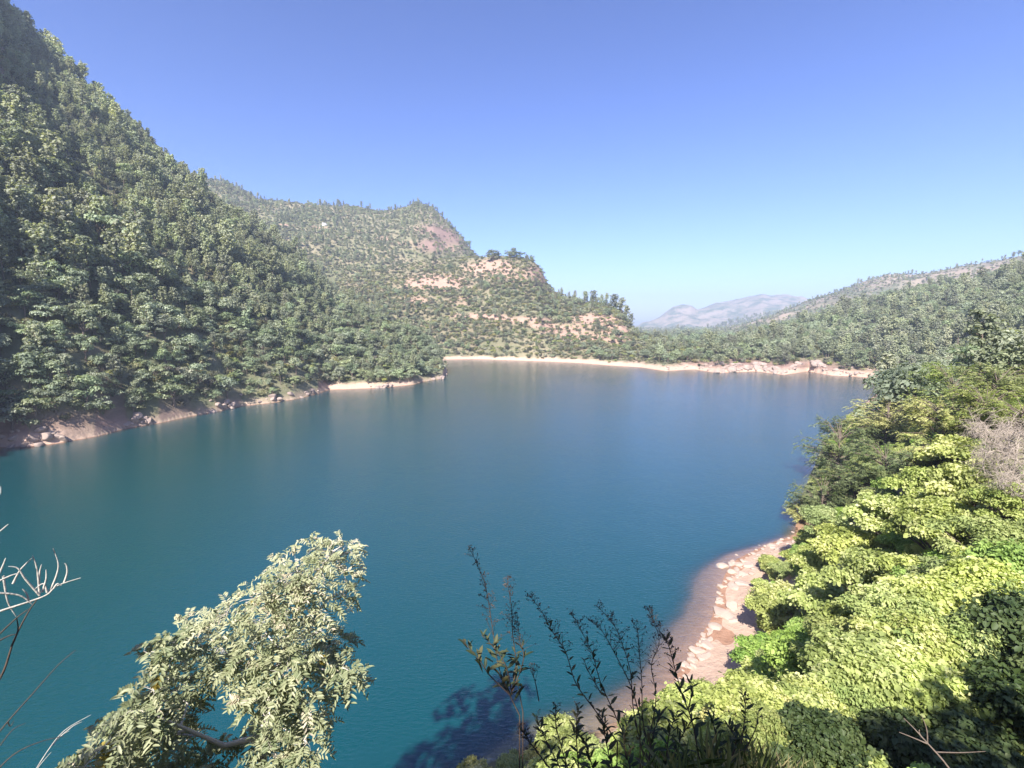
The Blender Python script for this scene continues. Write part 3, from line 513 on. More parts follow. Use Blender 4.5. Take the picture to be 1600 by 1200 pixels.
# extra low scrub filling the gaps
rng = np.random.default_rng(5)
def fill():
    Xa, Ya = grid_pts(100, 600, -62, 58, 3.5); Xb, Yb = grid_pts(600, 980, -48, 58, 4.8); Xc, Yc = grid_pts(980, 1500, 10, 58, 8.5); X = np.concatenate([Xa, Xb, Xc]); Y = np.concatenate([Ya, Yb, Yc]); Z, C = terrain(X, Y, True); sd, k = lake_sd(X, Y); r = np.hypot(X, Y)
    p = np.select([C == 2, C == 3, C == 4, C == 5, C == 6, C == 0], [.8, .97, .97, .8, .75, .5], 0); p = p*(1-.85*sfield(X, Y, Z)); p = p*np.where((C == 3) | (C == 4), np.clip(1.35+1.5*fbm(X, Y, 45, 3, 61), .45, 1), 1); ok = (rng.random(len(X)) < p) & (Z > 2.4+1.6*fbm(X, Y, 6, 2, 4)) & (sd > 2) & ~((C == 0) & (r < 110) & (k > 0))
    for i in np.nonzero(ok)[0]:
        d = Vector((X[i], Y[i], Z[i]+4))-eye; L_ = d.length
        if BVH.ray_cast(eye, d/L_, L_-3)[0] is not None: ok[i] = False
    X, Y, Z, r = X[ok], Y[ok], Z[ok], r[ok]
    scatter('undergrowth', np.stack([X, Y, Z-.1], -1), rng.uniform(1, 2.6, len(X))*np.select([C[ok] == 2, C[ok] == 5, (C[ok] == 3) | (C[ok] == 4), C[ok] == 6], [1.7, 1.5, 1.65, 1.7], 1), rng.random(len(X))*6.28, rng.integers(0, 4, len(X)), CS, 'low scrub and undergrowth between the hillside trees', 'undergrowth'); print('FILL', len(X))
fill()
#PART2
M['twig'] = plain('twig_bark', (.3, .28, .25), (.5, .47, .42), 20)
# ------------------------------------------------------------------ near plants: shapes (unit radius)
def lime_mesh(seed, n=46, leafy=1.25, ls=.066, flat=.62, asp=.72, droop=.4):
    global rng; rng = np.random.default_rng(500+seed); c = MB(); t = MB(); lobes = []
    for i in range(n):
        a = rng.random()*6.283; el = rng.random()**.7*1.45; d = np.array([math.cos(a)*math.cos(el), math.sin(a)*math.cos(el), math.sin(el)*flat]); q = .5+.45*rng.random(); r = .13+.13*rng.random()
        p = d*q+np.array([0, 0, .55]); lobes.append((p, np.array([r, r, r*.75])))
        t.tube([(0, 0, .1), p*np.array([.45, .45, .6]), p*.97], [.02, .012, .004], 5)
    t.tube([(0, 0, -.5), (.02, 0, 0), (0, .02, .4)], [.05, .04, .025], 8)
    for p, r in lobes:
        k = int(1500*leafy*r[0]); V_, F_, a_ = crown_lobes([(p, r)], k/1.0, ls, asp, False, .55, .35, droop, .45) if False else (None, None, None)
        d = unit(rng.normal(size=(k, 3))); d[:, 2] = np.where(d[:, 2] < -.3, -d[:, 2], d[:, 2]); Cc = p+d*r*(1-.5*rng.random((k, 1))**1.5)*(1+.2*rng.normal(size=(k, 1)))
        base = np.clip(rng.normal(.5, .2), .1, .9); var = np.clip(base+rng.normal(0, .16, k), 0, 1)
        D = unit(d*np.array([1, 1, 0])+rng.normal(size=(k, 3))*.5)-np.array([0, 0, droop]); N = d*.6+np.array([0, 0, .6])+rng.normal(size=(k, 3))*.55
        V_, F_, a_ = leaves(Cc, N, ls*np.clip(np.exp(rng.normal(-.08, .38, k)), .35, 1.9), asp, D, .3, False, var); c.add(V_, F_, a_)
    return t.mesh('trunk', True), c.mesh('crown')
def acacia_mesh(seed):
    """flat feathery tiers of small leaflets on drooping sprays"""
    global rng; rng = np.random.default_rng(600+seed); c = MB(); t = MB()
    t.tube([(0, 0, -.5), (.02, 0, 0), (0, .03, .5), (.03, 0, 1.0)], [.05, .04, .025, .008], 8)
    for i in range(60):
        a = rng.random()*6.283; z = .15+1.15*rng.random()**.8; rad = (1.05-.35*abs(z-.6))*(.45+.55*rng.random()**.5); p0 = np.array([0, 0, z*.7]); e = np.array([math.cos(a)*rad, math.sin(a)*rad, z+.05]); midp = (p0+e)/2+np.array([0, 0, .1])
        t.tube([p0, midp, e], [.012, .007, .002], 4); m = 15
        for j in range(m):
            f = .35+.65*(j+rng.random())/m; q = p0*(1-f)**2+2*midp*f*(1-f)+e*f*f+rng.normal(size=3)*.03; dr = unit(np.array([math.cos(a), math.sin(a), -.15])+rng.normal(size=3)*.55); L = .1+.09*rng.random(); s = unit(np.cross(dr, [0, 0, 1])); k = 9
            tt = np.linspace(.1, 1, k); P = q+dr*L*tt[:, None]; P[:, 2] -= L*.25*tt**2
            Cc = np.concatenate([P+s*.022, P-s*.022]); D = np.concatenate([np.repeat([s+dr*.4], k, 0), np.repeat([-s+dr*.4], k, 0)]); Nn = np.array([0, 0, 1.])+rng.normal(size=(2*k, 3))*.25+np.array([dr[0], dr[1], 0])*.1
            V_, F_, a_ = leaves(Cc, Nn, .05, .42, D, .1, True, np.clip(rng.normal(.5, .2)+rng.normal(0, .1, 2*k), 0, 1)); c.add(V_, F_, a_)
    return t.mesh('trunk', True), c.mesh('crown')
def dry_mesh(seed):
    global rng; rng = np.random.default_rng(700+seed); t = MB()
    def grow(p, d, L, r, lv):
        n = 4; pts = [p]; dd = d
        for i in range(n): dd = unit(dd+rng.normal(size=3)*.28+np.array([0, 0, -.05*lv])); pts.append(pts[-1]+dd*L/n)
        t.tube(pts, np.linspace(r, r*.55, n+1), 4 if lv else 6, rng.random())
        if lv < 3:
            for k in range([8, 6, 5][lv]): q = pts[1+rng.integers(0, n)]; grow(q, unit(dd+rng.normal(size=3)*.75), L*(.5+.2*rng.random()), r*.55, lv+1)
    t.tube([(0, 0, -1.8), (.05, 0, -.8), (0, 0, 0)], [.03, .025, .02], 6)
    for i in range(5): a = i*1.26+rng.random(); grow(np.zeros(3), unit(np.array([math.cos(a)*.9, math.sin(a)*.9, .9])), .75, .018, 0)
    return t.mesh('branches')
LIME = [lime_mesh(i) for i in range(5)]; OLIVE = [lime_mesh(20+i, 42, 1.1, .058, .66, .5) for i in range(2)]; ACA = [acacia_mesh(i) for i in range(3)]
def mats(prs, leaf, cp_=False):
    out = []
    for t, c in prs:
        if cp_: t = t.copy(); c = c.copy(); t.materials.clear(); c.materials.clear()
        t.materials.append(M['bark']); c.materials.append(leaf); out.append((t, c))
    return out
SHADE_TINTED = mats(LIME[:3], M['shade_tint'], True); FRESH = mats(LIME[:3], M['fresh'], True); PALEL = mats(LIME[2:5], M['pale_bush'], True); mats(LIME, M['lime']); mats(OLIVE, M['acacia']); PALE = mats(ACA[:2], M['pale_aca'], True); DARK = mats(ACA, M['dark_aca'], True); mats(ACA, M['acacia'])
def near_plant(px, py, rad, prs, name, label, cat, group=None, k=0, hf=.75):
    if name == 'feathery_tree': hf = .95
    p = march(px, py, per=rad/FPX/1.05*hf); Rm = rad*math.hypot(p.x, p.y)*math.hypot(1, azel(px, py)[1])/FPX/1.05
    e = make_tree(name, prs[k % len(prs)], p.x, p.y, p.z-.05, Rm, k*1.9+.4, label, cat, group); e.scale = (Rm, Rm, Rm*(.95+.1*(k % 3))); return e
S = 'leafy shrub'; T = 'feathery tree'
L_ = [  # px, py, radius px, kind, label
 (1420, 606, 46, PALE, 'yellow green feathery tree at the corner where the far beach meets the near bank', 1), (1388, 648, 52, PALE, 'feathery tree whose low bough pokes furthest left over the blue water', 1), (1490, 606, 48, ACA, 'feathery tree directly behind the pale yellow spreading tree', 1),
 (1560, 590, 52, ACA, 'olive feathery tree at the right edge below the hillside woods', 1), (1478, 655, 58, PALE, 'pale yellow spreading feathery tree left of the dry pink thicket', 1), (1540, 640, 48, ACA, 'small feathery tree just above the dry pink thicket', 1),
 (1445, 590, 26, ACA, 'small dark feathery tree touching the beach corner', 1), (1600, 640, 45, ACA, 'feathery tree cut by the right edge above the dry thicket', 1),
 (1312, 690, 50, DARK, 'dark feathery tree with bare twig tips reaching left over the water', 1), (1385, 712, 52, DARK, 'dark feathery tree in the middle of the waterside clump', 1), (1340, 745, 52, DARK, 'dark feathery tree above the black gap in the waterside clump', 1),
 (1286, 772, 44, DARK, 'feathery tree leaning over the water above the beach tip', 1), (1254, 792, 24, PALE, 'thin pale grey-green sapling hanging over the water', 1), (1288, 818, 38, OLIVE, 'low green shrub at the top end of the pale beach', 0), (1435, 722, 36, DARK, 'feathery tree squeezed between dark clump and lime shrubs', 1),
 (1500, 715, 48, LIME, 'lime shrub tucked under the dry pink thicket', 0), (1450, 765, 46, LIME, 'rounded lime shrub right of the black gap', 0), (1520, 775, 52, LIME, 'lime shrub below the dry pink thicket', 0), (1590, 790, 50, OLIVE, 'dull olive shrub at the right edge below the dry thicket', 0),
 (1395, 815, 55, LIME, 'bright lime shrub just below the black gap', 0), (1470, 830, 58, LIME, 'bright lime shrub in the middle of the upper canopy', 0), (1555, 845, 58, OLIVE, 'olive shrub shading into the dark right edge', 0), (1330, 860, 52, LIME, 'yellow green shrub right of the beach tip', 0), (1285, 893, 38, LIME, 'lime shrub whose edge meets the top of the pale stones', 0),
 (1222, 945, 48, LIME, 'lime shrub standing beside the largest pale slab', 0), (1285, 950, 58, LIME, 'dense lime shrub one step inland of the pale slab', 0), (1368, 915, 60, LIME, 'broad lime shrub in the centre of the canopy', 0), (1450, 910, 60, LIME, 'broad yellow green shrub right of the canopy centre', 0), (1540, 930, 62, LIME, 'lime shrub with large leaves near the right edge', 0), (1605, 900, 50, FRESH, 'bright fresh green shrub cut by the right edge', 0),
 (1195, 1025, 44, FRESH, 'fresh green shrub whose foot meets the lower beach', 0), (1262, 1035, 58, FRESH, 'fresh green shrub behind the lower beach', 0), (1345, 1005, 64, LIME, 'large lime shrub above the shaded slope', 0), (1435, 1000, 66, LIME, 'large lime shrub beside the dark hollow', 0), (1520, 1020, 60, OLIVE, 'olive shrub on the edge of the dark hollow', 0), (1600, 1010, 70, SHADE_TINTED, 'shrub with leaves coloured dark for the shaded hollow at the right edge', 0),
 (1150, 1125, 40, PALEL, 'pale yellow bush at the foot of the lower beach', 0), (1205, 1115, 46, PALEL, 'pale yellow bush between the lower beach and the shade', 0), (1262, 1120, 58, LIME, 'lime shrub half caught by the shadow edge', 0), (1075, 1150, 32, PALEL, 'low pale bush behind the dark weed stems', 0), (1000, 1165, 34, PALEL, 'low pale bush at the water edge behind the weeds', 0),
 (1130, 1175, 46, LIME, 'lime bush at the bottom edge right of the dark weeds', 0), (1200, 1185, 50, OLIVE, 'olive bush at the bottom edge under the lime canopy', 0), (1345, 1100, 62, OLIVE, 'olive shrub in shadow below the large lime shrubs', 0), (1430, 1085, 62, LIME, 'lime shrub with a sunlit strip above the dead branch', 0), (1520, 1105, 66, OLIVE, 'shaded olive shrub right of the dead branch', 0),
 (1290, 1190, 70, SHADE_TINTED, 'dark shaded bush at the bottom edge left of the dead branch', 0), (1400, 1195, 74, SHADE_TINTED, 'dark shaded bush under the dead branch', 0), (1510, 1200, 80, SHADE_TINTED, 'dark shaded bush at the bottom edge right of the dead branch', 0), (1600, 1130, 80, SHADE_TINTED, 'dark shaded bush at the right edge near the bottom corner', 0),
 (915, 1185, 30, PALEL, 'small pale leaved bush at the bottom edge under the tall weeds', 0), (850, 1180, 26, PALEL, 'small yellow tipped bush at the bottom edge left of the weeds', 0), (800, 1212, 34, OLIVE, 'small dark bush at the bottom edge by the shaded water', 0), (738, 1222, 30, PALEL, 'leftmost small pale bush where the bank leaves the frame', 0)]
for i, (px, py, rd, prs, lb, tr) in enumerate(L_):
    near_plant(px, py, rd, prs, 'feathery_tree' if tr else 'leafy_shrub', lb, 'tree' if tr else 'shrub', 'feathery trees by the water' if tr else 'leafy shrubs on the near bank', i)
# filler cover between them on the near slope
def cover():
    global rng; rng = np.random.default_rng(77); X, Y = grid_pts(4, 260, -14, 88, 2.1); Z, C = terrain(X, Y, True); sd, k = lake_sd(X, Y); px, py = project(np.stack([X, Y, Z], -1)); r = np.hypot(X, Y)
    beach = np.maximum(np.exp(-(((X-19)/12)**2+((Y-44)/18)**2)), np.exp(-(((X-36)/10)**2+((Y-62)/9)**2)))
    ok = (C == 0) & (k > 0) & (sd > 1.2+5*beach) & ((r > 7)) & (px > 880) & (Z < 27.6)
    X, Y, Z, r = X[ok], Y[ok], Z[ok], r[ok]; cc = bpy.data.collections.new('cover_kinds')
    for i, c in enumerate([LIME[0][1], OLIVE[0][1], FRESH[1][1]]): cc.objects.link(bpy.data.objects.new(f'cover_{i}', c))
    scatter('undergrowth', np.stack([X, Y, Z-.35], -1), rng.uniform(1., 2.0, len(X))*np.clip(r/18, .45, 1.35)*np.where(r > 38, .7, 1), rng.random(len(X))*6.28, rng.choice([0, 0, 1, 2], len(X)), cc, 'leafy green undergrowth between the near bank shrubs', 'undergrowth'); print('COVER', len(X))
cover()
# dry thicket
drm = [dry_mesh(i) for i in range(3)]
for m_ in drm: m_.materials.append(M['dry'])
for i, (px, py, rd, lb) in enumerate([(1550, 668, 30, 'lacy dry pinkish thicket, upper of the bare bushes at the right edge'), (1592, 685, 36, 'largest bare pinkish thicket cut by the right edge'), (1566, 722, 28, 'orange brown bare thicket below the pinkish one'), (1598, 745, 34, 'bare thicket lowest at the right edge'), (1470, 700, 14, 'tiny bare shrub showing between the feathery trees')]):
    p = march(px, py, per=rd/FPX*2.1); Rm = rd*math.hypot(p.x, p.y)/FPX
    e = bpy.data.objects.new('dry_thicket', drm[i % 3]); COL.objects.link(e); e.location = (p.x, p.y, p.z+Rm*1.45); e.scale = (Rm*1.25,)*3; e.rotation_euler = (0, 0, i*2.1); tag(e, lb, 'dry bush', 'bare dry thickets')
# ------------------------------------------------------------------ stones
def rock_mesh(seed, flat=.6):
    import bmesh
    g = np.random.default_rng(800+seed); bm = bmesh.new(); bmesh.ops.create_icosphere(bm, subdivisions=4, radius=1); V_ = np.array([v.co[:] for v in bm.verts]); F_ = np.array([[v.index for v in f.verts] for f in bm.faces]); bm.free()
    for i in range(9):           # chip flat facets off the sphere
        nrm = unit(g.normal(size=3)); d = .55+.3*g.random(); h = V_@nrm-d; V_ = V_-np.where(h > 0, h, 0)[:, None]*nrm*.92
    o = g.random(3)*50; V_ = V_*(1+.09*fbm(V_[:, 0]+o[0]+V_[:, 2]*.7, V_[:, 1]+o[1]+V_[:, 2]*.5, .6, 4, seed))[:, None]; V_[:, 2] *= flat; V_[:, 0] *= 1.15+.3*g.random()
    return new_mesh('stone', V_, F_, None, True)
RK = [rock_mesh(i, [.55, .4, .7, .35][i % 4]) for i in range(8)]; BK = [rock_mesh(20+i, .75) for i in range(6)]
for m_ in RK: m_.materials.append(M['stone'])
for m_ in BK: m_.materials.append(M['boulder'])
def stone(x, y, z, s, me, rot, label, group, name='stone', cat='stone', tilt=0):
    o = bpy.data.objects.new(name, me); COL.objects.link(o); o.location = (x, y, z); o.scale = (s, s, s); o.rotation_euler = (tilt, tilt*.6, rot); return tag(o, label, cat, group)
big = [(1130, 884, 10, 'pale stone at the upper end of the beach with its tip in the water'), (1143, 880, 9, 'pale stone touching the uppermost waterline stone'), (1147, 893, 9, 'pale stone just inland of the upper waterline stones'), (1141, 903, 7, 'thin pale stone pointing into the shallows'), (1160, 896, 10, 'pale stone in the widest part of the stony beach'), (1172, 882, 10, 'pale stone nearest the lime shrub at the beach top'),
 (1146, 916, 9, 'rounded pale stone halfway down the beach'), (1162, 911, 10, 'flat pale stone halfway down the beach, inland'), (1124, 936, 7, 'lone round stone standing in the shallows'), (1131, 958, 19, 'largest pale slab at the waterline'), (1144, 946, 12, 'flat pale slab leaning on the largest slab'), (1119, 979, 12, 'pointed pale slab below the largest slab'), (1148, 968, 9, 'pale stone inland of the largest slab'),
 (1105, 1007, 11, 'pale stone at the top of the lower stone heap'), (1090, 1016, 11, 'pale stone on the water side of the lower stone heap'), (1102, 1024, 11, 'pale stone in the middle of the lower stone heap'), (1070, 1037, 8, 'flat pale stone alone in the brown shallows'), (1058, 1078, 13, 'pale slab behind the dark weed tips'), (1081, 1086, 11, 'pale slab at the foot of the lower beach'), (1205, 851, 8, 'small pale stone high up the beach tip'), (1218, 846, 6, 'smallest pale stone at the beach tip')]
for i, (px, py, rd, lb) in enumerate(big): p = march(px, py, .12); s = .8*rd*math.hypot(p.x, p.y, EYE)/FPX; stone(p.x, p.y, max(p.z, -.1)-s*.02, s, RK[i % 8], i*1.3, lb, None)
rng = np.random.default_rng(21); k_ = 0
while k_ < 150:
    px = rng.uniform(1040, 1240); py = np.interp(px, [1040, 1066, 1085, 1112, 1122, 1132, 1150, 1200, 1240], [1085, 1045, 1010, 968, 935, 900, 875, 850, 835])+rng.normal(16, 13); x, y = wpt(px, py); z = tz(x, y)
    if z < -.25 or z > 1.6: continue
    stone(x, y, z+.03, rng.uniform(.06, .3)*(1.8 if k_ % 9 == 0 else 1), RK[k_ % 8], rng.random()*6, 'small pale stone among many on the near beach', 'small stones strewn on the near beach'); k_ += 1
k_ = 0
while k_ < 110:
    px = rng.uniform(1040, 1375) if k_ % 4 else rng.uniform(1120, 1290); a, e = azel(px, 575); F0 = np.array([math.atan2(p[0], p[1]) for p in FAR]); r = np.interp(a, F0[::-1], np.array([math.hypot(*p) for p in FAR])[::-1])+abs(rng.normal(0, 7)); x, y = r*math.sin(a), r*math.cos(a); z = tz(x, y)
    if z < -.2 or z > 6: continue
    stone(x, y, z+.1, rng.uniform(.35, 1.0)**1.5*2.2*(1.2 if 1120 < px < 1290 else .7), BK[k_ % 6], rng.random()*6, 'pinkish boulder on the rocky point across the water', 'boulders on the far rocky shore', 'boulder', 'boulder', rng.normal(0, .3)); k_ += 1
LA = np.array([(math.atan2(*p), math.hypot(*p)) for p in LEFTV]); LA = LA[np.argsort(LA[:, 0])]; k_ = 0
spots = [(60, 14), (30, 12), (90, 8), (225, 6), (345, 8), (360, 6), (430, 6), (480, 4), (600, 5), (685, 8), (692, 5)]
while k_ < 75:
    c0, sg = spots[rng.integers(0, len(spots))]; px = c0+rng.normal(0, sg*2); a, e = azel(px, 640); r = np.interp(a, LA[:, 0], LA[:, 1])+abs(rng.normal(0, 1.6)); x, y = r*math.sin(a), r*math.cos(a); z = tz(x, y)
    if z < -.3 or z > 4: continue
    stone(x, y, z, rng.uniform(.4, 1.5), BK[k_ % 6], rng.random()*6, 'rough boulder along the waterline of the left hillside', 'boulders along the left shore', 'boulder', 'boulder', .4); k_ += 1
# ------------------------------------------------------------------ silvery tree at the lower left
def silver_tree():
    global rng; rng = np.random.default_rng(41); RT = 8.0
    lob = [(487, 858, 26), (535, 860, 20), (548, 862, 12), (505, 880, 32), (462, 884, 22), (440, 905, 30), (482, 915, 36), (425, 890, 16), (400, 935, 32), (450, 945, 40), (500, 935, 28), (355, 958, 30), (405, 975, 38), (455, 990, 46), (500, 985, 28), (322, 985, 26), (290, 972, 14), (235, 1022, 20), (268, 1014, 24), (300, 1005, 26), (345, 1010, 36),
        (395, 1025, 42), (450, 1045, 42), (505, 1030, 30), (540, 1045, 22), (520, 1060, 26), (555, 1055, 10), (240, 1078, 28), (275, 1085, 36), (215, 1110, 30), (250, 1125, 42), (190, 1150, 34), (160, 1180, 34), (215, 1175, 40), (275, 1170, 44), (330, 1190, 30), (402, 1160, 24), (410, 1095, 36), (440, 1120, 42), (480, 1100, 28), (430, 1175, 46), (480, 1160, 30), (130, 1200, 22), (500, 1130, 14), (540, 905, 12), (548, 930, 9), (530, 1000, 12)]
    root = bpy.data.objects.new('silvery_tree', None); COL.objects.link(root); bx, by = at(395, 1200, RT)[:2]; bz = tz(bx, by); root.location = (bx, by, bz)
    tag(root, 'silvery green tree with narrow drooping leaflets standing in front of the teal water', 'tree'); O = np.array([bx, by, bz]); t = MB(); c = MB(); yl = MB()
    cen = []
    for (px, py, rd) in lob:
        dr = RT+(.9*math.sin(px*.7+py*.31)); p = np.array(at(px, py, dr))-O; cen.append((p, rd*dr*.86/FPX, py))
    stem = [np.array([0, 0, -.3])]+[np.array(at(px, py, RT+.1))-O for px, py in [(410, 1150), (425, 1080), (445, 1010), (470, 940), (500, 890), (520, 862)]]
    t.tube(stem, [.09, .07, .055, .042, .03, .018, .006], 8); side = [np.array(at(px, py, RT))-O for px, py in [(410, 1150), (350, 1165), (270, 1130), (225, 1110)]]; t.tube(side, [.05, .035, .02, .008], 6)
    allst = np.array(stem[1:]+side[1:]); fine = np.concatenate([np.linspace(allst[i], allst[i+1], 8) for i in list(range(5))+[6, 7]])
    for p, r, py in cen:
        below = fine[fine[:, 2] < p[2]+.05]; below = below if len(below) else fine; b = below[np.argmin(((below-p)**2).sum(1))]; m_ = (b+p)/2+rng.normal(size=3)*.08; t.tube([b, m_, p], [.018, .011, .006], 5)
        pale = py < 1000
        nb = int(np.clip(27*(r/.3)**2, 7, 38))
        for i in range(nb):
            d = unit(rng.normal(size=3)); q = p+d*r*(.35+.65*rng.random()); t.tube([p, (p+q)/2+rng.normal(size=3)*.03, q], [.006, .004, .002], 3) if i % 3 == 0 else None
            for s in range(2):          # pinnate leaf : rachis with paired drooping leaflets
                dr_ = unit(d*.8+rng.normal(size=3)*.6+np.array([0, 0, .05])); L = .17+.14*rng.random(); k = 6; tt = np.linspace(.15, 1, k); P = q+dr_*L*tt[:, None]; P[:, 2] -= L*.5*tt**2; sd_ = unit(np.cross(dr_, [0, 0, 1.]))
                LS = (.075 if pale else .1)*(.75+.5*rng.random()); Dd = np.concatenate([np.repeat([sd_+dr_*.7-np.array([0, 0, .5])], k, 0), np.repeat([-sd_+dr_*.7-np.array([0, 0, .5])], k, 0)]); Cc = np.concatenate([P, P])+unit(Dd)*LS*.5
                V_, F_, a_ = leaves(Cc, np.array([0, -.25, 1.])+rng.normal(size=(2*k, 3))*.4, LS, .29, Dd, .25, False, np.clip((.6 if pale else .4)+rng.normal(0, .22)+rng.normal(0, .1, 2*k), 0, 1)); c.add(V_, F_, a_)
    obj('trunk', t.mesh('trunk', True), M['pale_bark'], root); obj('crown', c.mesh('crown'), M['silver'], root)
    for (px, py) in [(245, 1066), (166, 1168), (401, 940), (503, 1030), (160, 1190)]:
        p = np.array(at(px, py, RT-.55))-O; d = rng.normal(size=(34, 3)); y_ = MB(); V_, F_, a_ = leaves(p+np.clip(d, -1.3, 1.3)*.035, d+np.array([0, -1, 1]), .085, .5, None, .2, False); y_.add(V_, F_, a_); o = obj('leaf_cluster', y_.mesh('leaf_cluster'), M['yellow'], root); o['label'] = 'yellowed leaf cluster'
silver_tree()
# ------------------------------------------------------------------ bare twigs and grass stems at the left edge
def P3(lst, r): return [np.array(at(px, py, r)) for px, py in lst]
def smooth(pts, k=5):
    pts = np.array(pts); n = len(pts); t = np.linspace(0, n-1, (n-1)*k+1); out = []
    for q in t:
        i = min(int(q), n-2); f = q-i; p0, p1, p2, p3 = pts[max(i-1, 0)], pts[i], pts[i+1], pts[min(i+2, n-1)]
        out.append(.5*((2*p1)+(-p0+p2)*f+(2*p0-5*p1+4*p2-p3)*f*f+(-p0+3*p1-3*p2+p3)*f**3))
    return np.array(out)
def twig_obj(name, lines, r, rad, mat, label, cat, root_px=None, group=None):
    t = MB(); pts0 = P3([root_px or lines[0][0]], r)[0]; bx, by = pts0[0], pts0[1]; bz = tz(bx, by); O = np.array([bx, by, bz])
    for i, ln in enumerate(lines):
        rr_ = r+.12*math.sin(i*2.3); pp_ = smooth(P3(ln, rr_))-O; t.tube(pp_, np.linspace(rad, rad*.35, len(pp_))*(1 if i == 0 else .8), 5, (i*.37) % 1)
    p9 = P3([lines[0][0]], r)[0]-O; base = smooth([np.array([0, 0, -.2]), p9*np.array([.3, .3, .6]), p9]); t.tube(base, rad*1.3, 6, .2)
    o = obj(name, t.mesh(name, True), mat, None, O); return tag(o, label, cat, group)
twig_obj('bare_branch', [[(-30, 968), (0, 955), (40, 942), (72, 930), (90, 915), (126, 903)], [(76, 928), (88, 900), (91, 880), (83, 857)], [(62, 930), (40, 905), (28, 888), (13, 885)], [(62, 928), (58, 890), (51, 868)], [(100, 911), (105, 895), (104, 884), (101, 880)], [(-10, 926), (30, 930), (50, 944)],
    [(5, 900), (12, 940), (25, 963)], [(-10, 912), (15, 900), (28, 896)], [(74, 926), (68, 912), (55, 920)], [(61, 915), (62, 895), (65, 882)], [(66, 925), (72, 905), (72, 890)], [(-5, 905), (4, 885), (9, 872)], [(20, 912), (32, 890), (50, 872)], [(85, 918), (90, 912), (96, 915)], [(45, 940), (42, 928), (35, 920)]], 3.6, .0075, M['twig'], 'whitish bare branch with curling twigs reaching in from the left edge', 'branch', (-330, 1100))
twig_obj('bare_branch', [[(-25, 850), (0, 830), (13, 819)], [(-10, 845), (0, 848)], [(-12, 780), (0, 772), (1, 760)]], 3.6, .006, M['twig'], 'short whitish twig tip above the curling branch at the left edge', 'branch', (-330, 1000))
twig_obj('dark_twig', [[(-20, 1090), (5, 1050), (22, 1000), (45, 955), (62, 932)], [(-20, 1010), (5, 985), (30, 962), (48, 950)], [(18, 1010), (28, 985), (26, 965)], [(-15, 1010), (10, 995), (28, 990)]], 3.8, .007, M['dark_stem'], 'thin dark twigs rising below the whitish branch', 'twig', (-200, 1250))
twig_obj('grass_stem', [[(-30, 1180), (10, 1130), (50, 1085), (90, 1040), (118, 1016)], [(12, 1128), (16, 1135), (22, 1126)]], 3.4, .004, M['dark_stem'], 'single dark grass stem slanting up at the lower left', 'grass stem', (-150, 1300))
twig_obj('grass_stem', [[(40, 1230), (70, 1180), (100, 1142), (142, 1117)], [(82, 1165), (95, 1150), (108, 1142)], [(95, 1150), (115, 1134), (128, 1128)], [(55, 1208), (62, 1196), (80, 1175)]], 3.4, .0035, M['twig'], 'pale grass stem slanting up left of the silvery tree', 'grass stem')
twig_obj('grass_stem', [[(-20, 1220), (20, 1180), (60, 1160), (100, 1150)], [(0, 1165), (20, 1140), (40, 1130)]], 3.3, .0035, M['dark_stem'], 'faint dark grass stem at the bottom left corner', 'grass stem', (-120, 1300))
# ------------------------------------------------------------------ tall dark weeds in front of the water
def weed(stems, r, label, leafy=1.0):
    """each stem: (pixel line, leaf range, leaf length px, panicle)"""
    global rng; rng = np.random.default_rng(int(stems[0][0][0][0])); t = MB(); c = MB(); b = MB(); p0 = P3([stems[0][0][0]], r)[0]; O = np.array([p0[0], p0[1], tz(p0[0], p0[1])])
    for i, (ln, lr, ll, pan) in enumerate(stems):
        rr_ = r+.25*math.sin(i*1.7+.4); pts = smooth(P3(ln, rr_), 8)-O; n = len(pts); t.tube(pts, np.linspace(.0065, .0022, n), 5)
        g = None if (i and ln[0][1] < 1112) else np.array([pts[0][0]*.6+.02*i, pts[0][1]*.6, min(pts[0][2]-.4, -.1)])
        if g is not None: t.tube([g, (g+pts[0])/2, pts[0]], [.006, .007, .0065], 5)
        LM = ll*r*.88/FPX; m_ = int((lr[1]-lr[0])*n*leafy*.95)
        for j in range(m_):
            f = lr[0]+(lr[1]-lr[0])*(j+rng.random())/m_; q = pts[int(f*(n-1))]; a = j*2.4+rng.random(); d = unit(np.array([math.cos(a), math.sin(a)*.8, .55+.5*rng.random()])); L = LM*(.65+.5*rng.random())*(1.15-.5*(f-lr[0])/(lr[1]-lr[0]+.01))
            V_, F_, a_ = leaves((q+d*L*.5)[None], (np.cross(d, unit(np.cross([0, 0, 1.], d)))+rng.normal(size=3)*.3)[None], L, .3, d[None], .25, False); c.add(V_, F_, a_)
        if pan:
            for j in range(int(60*pan)):
                f = 1-rng.random()**1.2*.5; q = pts[int(f*(n-1))]; d = unit(np.array([rng.normal()*.7, rng.normal()*.5, .7])); L = (.05+.1*rng.random())*(1.25-f)*1.6; e = q+d*L; t.tube([q, (q+e)/2+np.array([0, 0, -.004]), e], [.0022, .0018, .0014], 3)
                m2 = 3; V_, F_, a_ = leaves(e+rng.normal(size=(m2, 3))*.009, rng.normal(size=(m2, 3)), .019, .7, None, .2, True); t.add(V_, F_, a_)
    root = bpy.data.objects.new('tall_weed', None); COL.objects.link(root); root.location = O; tag(root, label, 'weed', 'tall dark weeds in front of the water')
    obj('stem', t.mesh('stem', True), M['dark_stem'], root); obj('foliage', c.mesh('foliage'), M['weed'], root)
    if b.n: obj('seed_head', b.mesh('seed_head'), M['dark_stem'], root)
